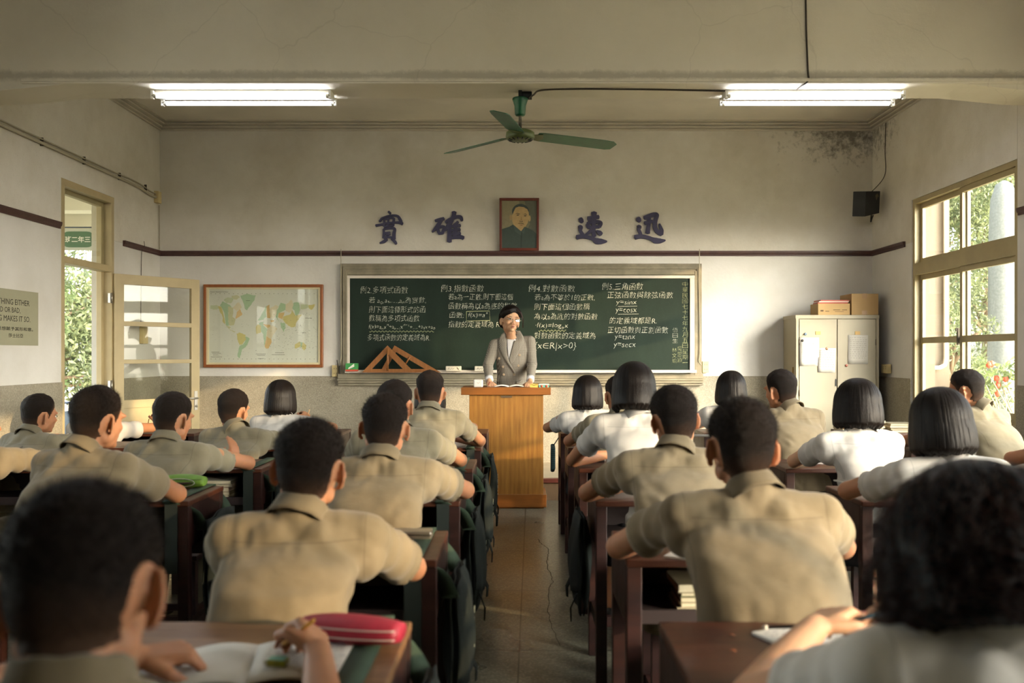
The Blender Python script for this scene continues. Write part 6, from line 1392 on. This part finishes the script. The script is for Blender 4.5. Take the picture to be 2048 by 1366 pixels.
def face(root, px, py, Y, yaw, pitch, roll, hs=1, hair='buzz', glasses=None, open_=True, lip='9c5a4c'):
    R = rot_head(yaw, pitch, roll); H = np.array(at(px, py, Y))-R @ np.array((0, -.01, .124+(.012 if hair == 'buzz' else .014)))*hs; H[1] = Y; H = H-np.array(root.location)
    T = lambda p: Vector(H+R @ (np.array(p)*hs)); M = Matrix.Translation(H) @ Matrix([list(r_) for r_ in R]).to_4x4() @ Matrix.Scale(hs, 4)
    for s in (-1, 1):
        e = MB(); e.lathe([(.0115*math.sin(PI*k/8)+1e-4, .0115*math.cos(PI*k/8)) for k in range(9)], 14, (0, 0, 0), M=M @ Matrix.Translation((s*.031, .0765, .004)) @ Matrix.Scale(.42, 4, (0, 0, 1)) @ Matrix.Rotation(-PI/2, 4, 'X'), m=mat('eye_white', 'c9c0b4', .3))
        e.lathe([(.0052, 0), (.0045, .001), (1e-4, .0013)], 12, (0, 0, 0), M=M @ Matrix.Translation((s*.031+.001, .0872, .004)) @ Matrix.Rotation(-PI/2, 4, 'X') @ Matrix.Scale(1, 4), m=mat('iris_dark', '15100d', .2)); e.build('eye', None, root)
        one('eyelid', mat('lash', '2a1a14', .7), lambda b: b.tube([M @ Vector((s*(.031+.015*u), .0885-.006*u*u, .0085-.004*u*u)) for u in (-1, -.5, 0, .5, 1)], .0012*hs, 5), parent=root)
        one('eyebrow', mat('brow_dark', '1d1410', .8), lambda b: b.tube([M @ Vector((s*x, y_, z)) for x, y_, z in ((.014, .0905, .0225), (.026, .0885, .0275), (.040, .080, .0265), (.049, .070, .020))], [.0016, .0026, .0022, .001], 6), parent=root)
    if glasses:
        gm = mat('glasses_'+glasses, glasses, .3, metal=.5); b = MB()
        for s in (-1, 1):
            b.tube([M @ Vector((s*.032+.021*math.cos(a), .098-.004*abs(math.cos(a)), .0+.0165*math.sin(a))) for a in [2*PI*k/22 for k in range(23)]], .0013, 5)
            b.tube([M @ Vector(p) for p in ((s*.053, .095, .006), (s*.070, .075, .006), (s*.076, .0, .006))], .0014, 5)
        b.tube([M @ Vector(p) for p in ((-.011, .098, .003), (0, .1005, .006), (.011, .098, .003))], .0013, 5); g = b.build('glasses', gm, root, fix=False)
        for s in (-1, 1): one('lens', GLASS, lambda b: b.add([M @ Vector((s*.032+.0205*math.cos(a), .0975, .016*math.sin(a))) for a in [2*PI*k/20 for k in range(20)]], [tuple(range(20))]), parent=g, fix=False)
    return M
WC_SUN = cloth('sunlit_white_cotton', 'dedad2', 'd0ccc4', .12)  # paler copy of the white cotton, sunlight put into one girl's shirt colour
# left block
seat('L1', 1, 150, 972, 1.08, yaw=-6, pitch=24, roll=-2, lean=-.02, drop=-.02, hs=1.02, sw=.142, shl=.025,
     elbows={-1: (-.86, 1.46, .80), 1: (-.290, 1.37, .745)}, hands={-1: (-.690, 1.645, .795), 1: (-.372, 1.69, .790)},
     hand_kw={-1: dict(curl=(48, 62, 45), f=(.88, .45, -.02), n=(.30, .35, -.9)), 1: dict(curl=(52, 55, 30), f=(-.30, .75, .18), n=(-.65, .1, -.75), pinch=True, thumb=.8)}, skin=SK)
seat('L1', 2, 624, 833, 2.31, yaw=1, pitch=4, roll=3, lean=.035, tw=-5, elbows={-1: (-.84, 2.60, .79), 1: (-.292, 2.50, .757)}, hands={-1: (-.66, 2.80, .79), 1: (-.440, 2.68, .835)},
     hand_kw={1: dict(f=(-.95, .15, .15), n=(-.2, .9, -.3), curl=(25, 40, 30))})
seat('L1', 3, 772, 784, 3.38, yaw=-1, pitch=6, roll=2, lean=.01)
seat('L1', 4, 790, 757, 4.42, yaw=9, pitch=2, lean=-.03, tw=4, mtl=KH2)
seat('L1', 5, 860, 739, 5.45, yaw=-4, pitch=4, mtl=KH2); seat('L1', 6, 861, 757, 6.48, female=True, hair='bob', lean=.0)
seat('L2', 3, 200, 770, 3.42, yaw=24, pitch=5, roll=3, lean=.04, tw=14, elbows={1: (-1.365, 3.64, .785)})
seat('L2', 4, 352, 782, 4.40, yaw=24, pitch=8, roll=4, lean=.02, tw=10, elbows={1: (-1.385, 4.66, .785)}, hands={1: (-1.50, 4.84, .785)}, hand_kw={1: dict(f=(-.25, .2, .9), n=(-.7, .7, 0), curl=(12, 18, 12), k=.8, thumb=.9)}, mtl=KH2)
seat('L2', 5, 472, 776, 5.45, yaw=20, pitch=4, roll=6, lean=-.06, tw=8, mtl=KH2)
seat('L2', 6, 563, 762, 6.47, female=True, hair='bob', yaw=11, pitch=2, lean=-.02, hands={1: (-1.60, 6.86, .83)}, hand_kw={1: dict(f=(-.1, .5, .5), n=(-.6, .4, -.6), curl=(50, 50, 30))})
seat('L3', 4, -45, 790, 4.40, yaw=40, pitch=6, tw=10); r_ = seat('L3', 5, 84, 786, 5.45, yaw=32, pitch=6, roll=6, lean=.03, tw=18, mtl=KH2); face(r_, 84, 786, 5.45, 32, 6, 6)
seat('L3', 6, 205, 775, 6.48, female=True, hair='short', yaw=30, pitch=18, lean=.02, tw=10, hands={1: (-2.70, 6.83, .82)}, hand_kw={1: dict(f=(-.2, .5, .5), n=(-.6, .4, -.6), curl=(50, 50, 30))})
# right block
seat('R1', 1, 1952, 972, 1.17, female=True, hair='frizzy', yaw=2, pitch=24, roll=0, lean=-.02, sw=.150, drop=-.055, shl=.0, slr=.93, hs=.96, skin=SKP, mtl=WC_SUN, elbows={-1: (.375, 1.46, .79), 1: (.99, 1.50, .80)}, hands={-1: (.545, 1.68, .838), 1: (.800, 1.72, .855)},
     hand_kw={-1: dict(f=(.62, .60, .12), n=(.35, .1, -.9), curl=(30, 45, 35), thumb=.2), 1: dict(f=(-.85, .35, .12), n=(-.1, .3, -.9), curl=(35, 50, 35), thumb=.2)}, group='students in khaki and white uniforms')
seat('R1', 2, 1482, 792, 2.34, yaw=-3, pitch=4, roll=0, lean=-.03, sw=.178, wide=1.04, elbows={-1: (.290, 2.64, .785), 1: (.935, 2.64, .785)})
seat('R1', 3, 1340, 768, 3.38, yaw=-11, pitch=6, roll=-6, lean=.0, sw=.172, elbows={-1: (.275, 3.66, .785)})
seat('R1', 4, 1268, 729, 4.42, female=True, hair='bob', yaw=2, pitch=12, lean=-.02, wide=1.03); seat('R1', 5, 1238, 748, 5.45, yaw=-11, pitch=6, lean=-.01, mtl=KH2)
seat('R1', 6, 1176, 753, 6.48, female=True, hair='bob', yaw=14, pitch=4, lean=-.02)
seat('R2', 3, 1874, 780, 3.40, female=True, hair='bob', yaw=-2, pitch=6, roll=-3, hs=1.03, lean=-.06, wide=1.04, elbows={-1: (1.325, 3.68, .79)})
seat('R2', 4, 1713, 761, 4.42, female=True, hair='bob', yaw=-17, pitch=5, roll=3, lean=.0, tw=-6, elbows={-1: (1.42, 4.70, .79)}, skin=SKP)
seat('R2', 5, 1558, 737, 5.45, yaw=-29, pitch=4, roll=-4, lean=-.08, tw=-8); seat('R2', 6, 1461, 744, 6.48, female=True, hair='bob', yaw=-4, pitch=0)
seat('R3', 4, 2215, 770, 4.40, yaw=-30, pitch=5, elbows={-1: (2.55, 4.72, .80)}); r_ = seat('R3', 5, 1927, 737, 5.45, yaw=-50, pitch=10, roll=0, lean=-.11, tw=-22, mtl=KH2); face(r_, 1927, 737, 5.45, -50, 10, 0, glasses='2a2622')
# pencils and pens in hands
def pencil(a, b_, c, label, r=.0038, name='pencil'):
    a, b_ = Vector(a), Vector(b_); d = (b_-a).normalized(); t = empty(name, a, label, 'pencil' if name == 'pencil' else 'pen'); L = (b_-a).length
    one('shaft', mat('shaft_'+c, c, .4), lambda q: q.tube([(0, 0, 0), d*(L-.02)], r, 6), parent=t); one('tip', mat('pencil_tip', '9c6a50' if name == 'pencil' else '1c2024', .5), lambda q: q.tube([d*(L-.02), d*L], [r, .0008], 6), parent=t); return t
g = Vector(at(628, 1240, 1.70)); e = Vector(at(556, 1296, 1.76)); pencil(g, e, 'c08a2c', 'yellow pencil held in the blurred boy\'s right hand'); 
pencil(at(1800, 1215, 1.72), at(1688, 1247, 1.70), '2c4a5c', 'dark blue pen held between the frizzy-haired girl\'s hands', .004, 'ballpoint_pen')
pencil(at(619, 819, 6.90), at(613, 842, 6.90), 'c9a070', 'pencil upright in the hand of the girl under the map'); pencil(at(298, 838, 6.86), at(294, 858, 6.88), 'a87c3c', 'pencil in the hand of the pupil by the open door'); pencil(at(45, 893, 4.65), at(20, 908, 4.60), '3a3a3a', 'dark pen above the shoulder at the left picture edge', .004, 'ballpoint_pen')
# ================================================================ the teacher
def teacher():
    Y = 8.37; px, py = 1023, 611; root = empty('person', (-.07, 8.52, .204), 'person, woman teacher in grey checked blazer and glasses standing at the lectern', 'person'); O = np.array(root.location); yaw, pitch, roll = 161, -4, -7; hs = 1.06
    R = rot_head(yaw, pitch, roll); H = np.array(at(px, py, Y))-R @ np.array((0, -.01, .138))*hs; H[1] = Y; H = H-O; vox = .0045
    A = lambda x, y, Yy: np.array(at(x, y, Yy))-O
    S = {-1: A(991, 690, 8.47), 1: A(1058, 683, 8.47)}; E = {-1: A(976, 730, 8.43), 1: A(1064, 728, 8.43)}; Wd = {-1: A(979, 766, 8.20), 1: A(1060, 763, 8.20)}
    Wd[-1][2] = 1.075-O[2]+.012; Wd[1][2] = 1.075-O[2]+.012
    C7 = (S[-1]+S[1])/2+np.array((0, .01, .065)); hip = np.array((0.0, .06, .95-O[2]))
    b = Vol(); head_vol(b, H, R, vox, hs, True); b.cap(H+R @ np.array((0, -.02, -.05))*hs, C7+np.array((0, .0, -.03)), .046, .052); b.cap(C7+np.array((0, 0, -.06)), hip, .08, .09, sq=(1.3, .8))
    for q in (-1, 1):
        b.cap(C7+np.array((0, 0, -.05)), S[q], .04, .04); b.cap(S[q], E[q], .04, .034); b.cap(E[q], Wd[q], .033, .023); hand(b, Wd[q], (0.12*-q, -.92, -.18), (0, -.15, -1), -q, curl=(12, 25, 20))
        b.cap(hip+np.array((q*.08, 0, 0)), np.array((q*.09, .06, .45)), .08, .055); b.cap(np.array((q*.09, .06, .45)), np.array((q*.09, .08, .08)), .05, .03)
    V, F = b.fuse(vox, 5); N = vnormals(V, F); L = (V-H) @ R/hs; quads('body', V, F, SKP, root)
    x, y, z = L.T; zh = np.interp(y, [-.12, -.06, -.03, -.01, .012, .035, .05, .075, .1], [-.075, -.07, .0, .02, .012, .025, .050, .072, .08]); zh = zh-.016*smooth01((x+.01)/.04)*smooth01((y-.03)/.03)-.006*smooth01((-x-.03)/.03)*(y > .03)
    ear = (np.abs(x) > .074) & (z < .006) & (y < .022) & (y > -.06); okm = (z > zh) & (np.linalg.norm(L, axis=1) < .18) & ~ear
    th = .006+.022*smooth01((z-zh)/.04)+.0018*vnoise(L*np.array((30, 160, 160)), 4); th = np.minimum(th, (z-zh)*.9+.001); fm = okm[F].any(1); quads('hair', V+N*np.where(okm, th, -.0025)[:, None], F[fm], HL, root)
    v2 = Vol(); v2.ell(H+R @ np.array((0, -.115, .0)), (.036, .03, .036), R); Vb, Fb = v2.fuse(.006, 2); quads('hair_bun', Vb, Fb, HL, root)
    lk = MB(); T = lambda p: Vector(H+R @ (np.array(p)*hs)); rr = random.Random(3)
    for k in range(26):
        s = -1; o_ = rr.uniform(-.006, .006); lk.tube([T((s*.02+o_, .075, .098)), T((s*.062+o_, .088, .07)), T((s*.084+o_, .080, .025+o_)), T((s*(.090+.01*rr.random()), .070+o_, -.03-.03*rr.random()))], [.0011, .0011, .0009, .0003], 4)
    lo = lk.build('loose_strands', mat('reddish_strand', '2c120c', .4), root, fix=False); lo['kind'] = 'stuff'
    # blazer
    st = Vol(); zz = np.array([.93, 1.02, 1.14, 1.26, 1.38, S[1][2]+O[2]+.015])-O[2]; cx = np.array([0.0, 0.0, .0, .0, .0, .0])+C7[0]; ys = [.05, .035, .01, -.015, -.035, -.045]
    st.loft([((cx[i], ys[i], zz[i]), [.165, .152, .142, .150, .158, .132][i], [.125, .115, .108, .118, .112, .075][i], 2.5, 0) for i in range(6)])
    for q in (-1, 1): st.cap(C7+np.array((q*.03, 0, -.045)), S[q]+np.array((q*.006, 0, .006)), .05, .050); st.cap(S[q]+np.array((q*.006, 0, .0)), E[q], .056, .048); d = (Wd[q]-E[q])/np.linalg.norm(Wd[q]-E[q]); st.cap(E[q], Wd[q]-d*.075, .050, .037)
    V, F = st.fuse(.006, 7); N = vnormals(V, F); dsp = .003*fbm(V*np.array((12, 12, 9)), 2)
    for q in (-1, 1):
        for k in range(5):
            e0 = E[q]+np.array((0, 0, .05-.035*k)); ds, t_ = seg_dist(V, e0+np.array((-.06, -.05, .012)), e0+np.array((.06, -.05, -.012))); dsp += .004*(np.exp(-(ds/.009)**2)-.5*np.exp(-((ds-.018)/.009)**2))
    V = V+N*dsp[:, None]
    def check(an=0):
        ca, sa = math.cos(an), math.sin(an); m = bpy.data.materials.new('grey_houndstooth_wool'); t = NT(m); v = t.coord(); sx = t.n('ShaderNodeSeparateXYZ'); t.l(v, sx.inputs[0])
        def sq_(o, k): return t.math('GREATER_THAN', t.math('SINE', t.math('MULTIPLY', o, k)), 0)
        a = t.math('ADD', sq_(t.math('ADD', t.math('MULTIPLY', sx.outputs[0], ca), t.math('ADD', t.math('MULTIPLY', sx.outputs[2], -sa), t.math('MULTIPLY', sx.outputs[1], .6))), 760), sq_(t.math('ADD', t.math('MULTIPLY', sx.outputs[2], ca), t.math('MULTIPLY', sx.outputs[0], sa)), 760)); base = t.ramp(t.math('MULTIPLY', a, .5), [(.0, lin('5a554c')), (.5, lin('7d7669')), (1.0, lin('a0988a'))])
        big = t.math('GREATER_THAN', t.math('SINE', t.math('MULTIPLY', sx.outputs[0], 115)), .93); t.base(t.mix(t.math('MULTIPLY', big, .25), base, lin('5c4438'))); t.b.inputs['Roughness'].default_value = .9; return m
    CK = check(); CK2 = check(.6); bz = quads('blazer', V, F, CK, root)
    from mathutils.bvhtree import BVHTree
    bv = BVHTree.FromPolygons(V.tolist(), F.tolist())
    def surf(zx, zy, off=.006):
        p = at(930+zx/7.189, 600+zy/7.189, 8.36); x, z = p.x-O[0], p.z-O[2]; h = bv.ray_cast(Vector((x, -2, z)), Vector((0, 1, 0))); yv = h[0].y if h[0] is not None else -.10
        return Vector((x, yv-off, z))
    def strip(name, left, right, m, parent, off=.006, n=16, k=6, so=.003):
        def ip(P, t):
            P = np.array(P, float); d = np.r_[0, np.cumsum(np.linalg.norm(np.diff(P, axis=0), axis=1))]; d /= d[-1]; return np.interp(t, d, P[:, 0]), np.interp(t, d, P[:, 1])
        G = []
        for i in range(n+1):
            a, c = ip(left, i/n), ip(right, i/n); G.append([surf(a[0]+(c[0]-a[0])*j/k, a[1]+(c[1]-a[1])*j/k, off+.003*math.sin(PI*j/k)) for j in range(k+1)])
        g = MB(); g.grid(G); return g.build(name, m, parent, fix=True, solid=so)
    WS = mat('white_blouse', 'c9c6c4', .75, .05, 30, .2, 60)
    strip('blouse', [(588, 480), (600, 620), (612, 760), (628, 880)], [(760, 480), (720, 600), (680, 740), (630, 882)], WS, root, .003)
    strip('lapel', [(592, 445), (530, 480), (478, 580), (490, 700), (590, 880), (718, 1062)], [(594, 500), (600, 560), (598, 640), (602, 760), (632, 880), (722, 1050)], CK2, root, .011)
    strip('lapel', [(752, 440), (722, 520), (695, 620), (660, 740), (630, 860), (655, 925)], [(790, 440), (838, 520), (850, 580), (800, 700), (740, 820), (668, 935)], CK2, root, .009)
    collar(root, C7+np.array((0, -.0, .004)), H, R, np.array((-1.0, 0, 0)), WS, 3, 'blouse_collar', 158)
    BTN = mat('horn_button', 'a08c72', .3)
    for zx, zy in ((490, 840), (545, 962), (555, 1075), (785, 792), (768, 945), (708, 1075)):
        p = surf(zx, zy, .004); one('button', BTN, lambda b: b.lathe([(.0115, 0), (.0115, .003), (.009, .0045), (.004, .003)], 14, M=Matrix.Translation(p) @ Matrix.Rotation(PI/2, 4, 'X')), parent=bz)
    for q, (a, c) in ((-1, ((400, 1160), (480, 1185))), (1, ((735, 1180), (810, 1150)))): strip('pocket_flap', [a, c], [(a[0]+5, a[1]+30), (c[0], c[1]+30)], CK, bz, .006, 6, 2)
    for q in (-1, 1):
        d = (Wd[q]-E[q])/np.linalg.norm(Wd[q]-E[q]); a = Wd[q]-d*.075; one('shirt_cuff', WS, lambda b: b.tube([Vector(a), Vector(a+d*.045)], [.036, .037], 20), parent=root)
    tr = Vol(); tr.loft([((0, .06, .70), .19, .14, 2.4, 0), ((0, .06, .80), .165, .12, 2.4, 0)])
    for q in (-1, 1): tr.cap(np.array((q*.085, .06, .70)), np.array((q*.10, .07, .08)), .095, .085)
    Vt, Ft = tr.fuse(.014, 4); quads('trousers', Vt, Ft, mat('grey_trousers', '4a463e', .9), root)
    for q in (-1, 1): one('shoe', SHOE, lambda mb: mb.box((q*.10-.035, -.10, 0), (q*.10+.035, .12, .055)), parent=root, bevel=.02, seg=3)
    # face
    rl = np.array(root.location); M = Matrix.Translation(H) @ Matrix([list(r__) for r__ in R]).to_4x4() @ Matrix.Scale(hs, 4)
    face_at(root, M, hs, '8c8478')
    one('lips', mat('lip_rose', 'a35a50', .45), lambda b: (b.tube([M @ Vector((.017*u, .0985-.008*u*u, -.0515+.002*(1-u*u)-.001*abs(u))) for u in (-1, -.5, 0, .5, 1)], [.0012, .003, .0026, .003, .0012], 8), b.tube([M @ Vector((.015*u, .0980-.008*u*u, -.0635-.002*(1-u*u))) for u in (-1, -.5, 0, .5, 1)], [.001, .0032, .0036, .0032, .001], 8)), parent=root)
    one('mouth', mat('mouth_dark', '3a1814', .6), lambda b: b.tube([M @ Vector((.013*u, .0985-.007*u*u, -.0575)) for u in (-1, 0, 1)], [.001, .003, .001], 8, flat=1), parent=root)
    return root
def face_at(root, M, hs, gl=None):
    for s in (-1, 1):
        e = MB(); C_ = M @ Matrix.Translation((s*.031, .0785, .004))
        e.lathe([(.0145*math.sin(PI*k/8)+1e-4, .0135*math.cos(PI*k/8)) for k in range(9)], 14, (0, 0, 0), M=C_ @ Matrix.Scale(.45, 4, (0, 0, 1)), m=mat('eye_white', 'c9c0b4', .3))
        e.lathe([(.0056, 0), (.0045, .001), (1e-4, .0013)], 12, (0, 0, 0), M=M @ Matrix.Translation((s*.031, .0915, .005)) @ Matrix.Rotation(-PI/2, 4, 'X'), m=mat('iris_dark', '15100d', .2)); e.build('eye', None, root)
        one('eyelid', mat('lash', '2a1a14', .7), lambda b: b.tube([M @ Vector((s*(.031+.015*u), .0905-.006*u*u, .0095-.004*u*u)) for u in (-1, -.5, 0, .5, 1)], .0016*hs, 5), parent=root)
        one('eyebrow', mat('brow_dark', '1d1410', .8), lambda b: b.tube([M @ Vector((s*x, y_, z)) for x, y_, z in ((.014, .0915, .024), (.026, .090, .029), (.040, .082, .0285), (.050, .071, .022))], [.0014, .0022, .0018, .001], 6), parent=root)
    gm = mat('glasses_'+gl, gl, .3, metal=.7); b = MB()
    for s in (-1, 1):
        b.tube([M @ Vector((s*.032+.022*math.cos(a), .100-.004*abs(math.cos(a)), .001+.017*math.sin(a))) for a in [2*PI*k/22 for k in range(23)]], .0011, 5); b.tube([M @ Vector(p) for p in ((s*.054, .097, .006), (s*.072, .075, .006), (s*.078, .0, .006))], .0012, 5)
    b.tube([M @ Vector(p) for p in ((-.011, .100, .003), (0, .1025, .006), (.011, .100, .003))], .0011, 5); g = b.build('glasses', gm, root, fix=False)
    for s in (-1, 1): one('lens', GLASS, lambda b: b.add([M @ Vector((s*.032+.021*math.cos(a), .0995, .001+.0165*math.sin(a))) for a in [2*PI*k/20 for k in range(20)]], [tuple(range(20))]), parent=g, fix=False)
teacher()
p = at(978, 775, 8.10); pencil((p.x+.010, 8.0, LT+.045), (p.x-.006, 7.985, LT+.002), '8c3a20', 'reddish brown pen in the teacher\'s hand at the lectern', .005, 'ballpoint_pen')
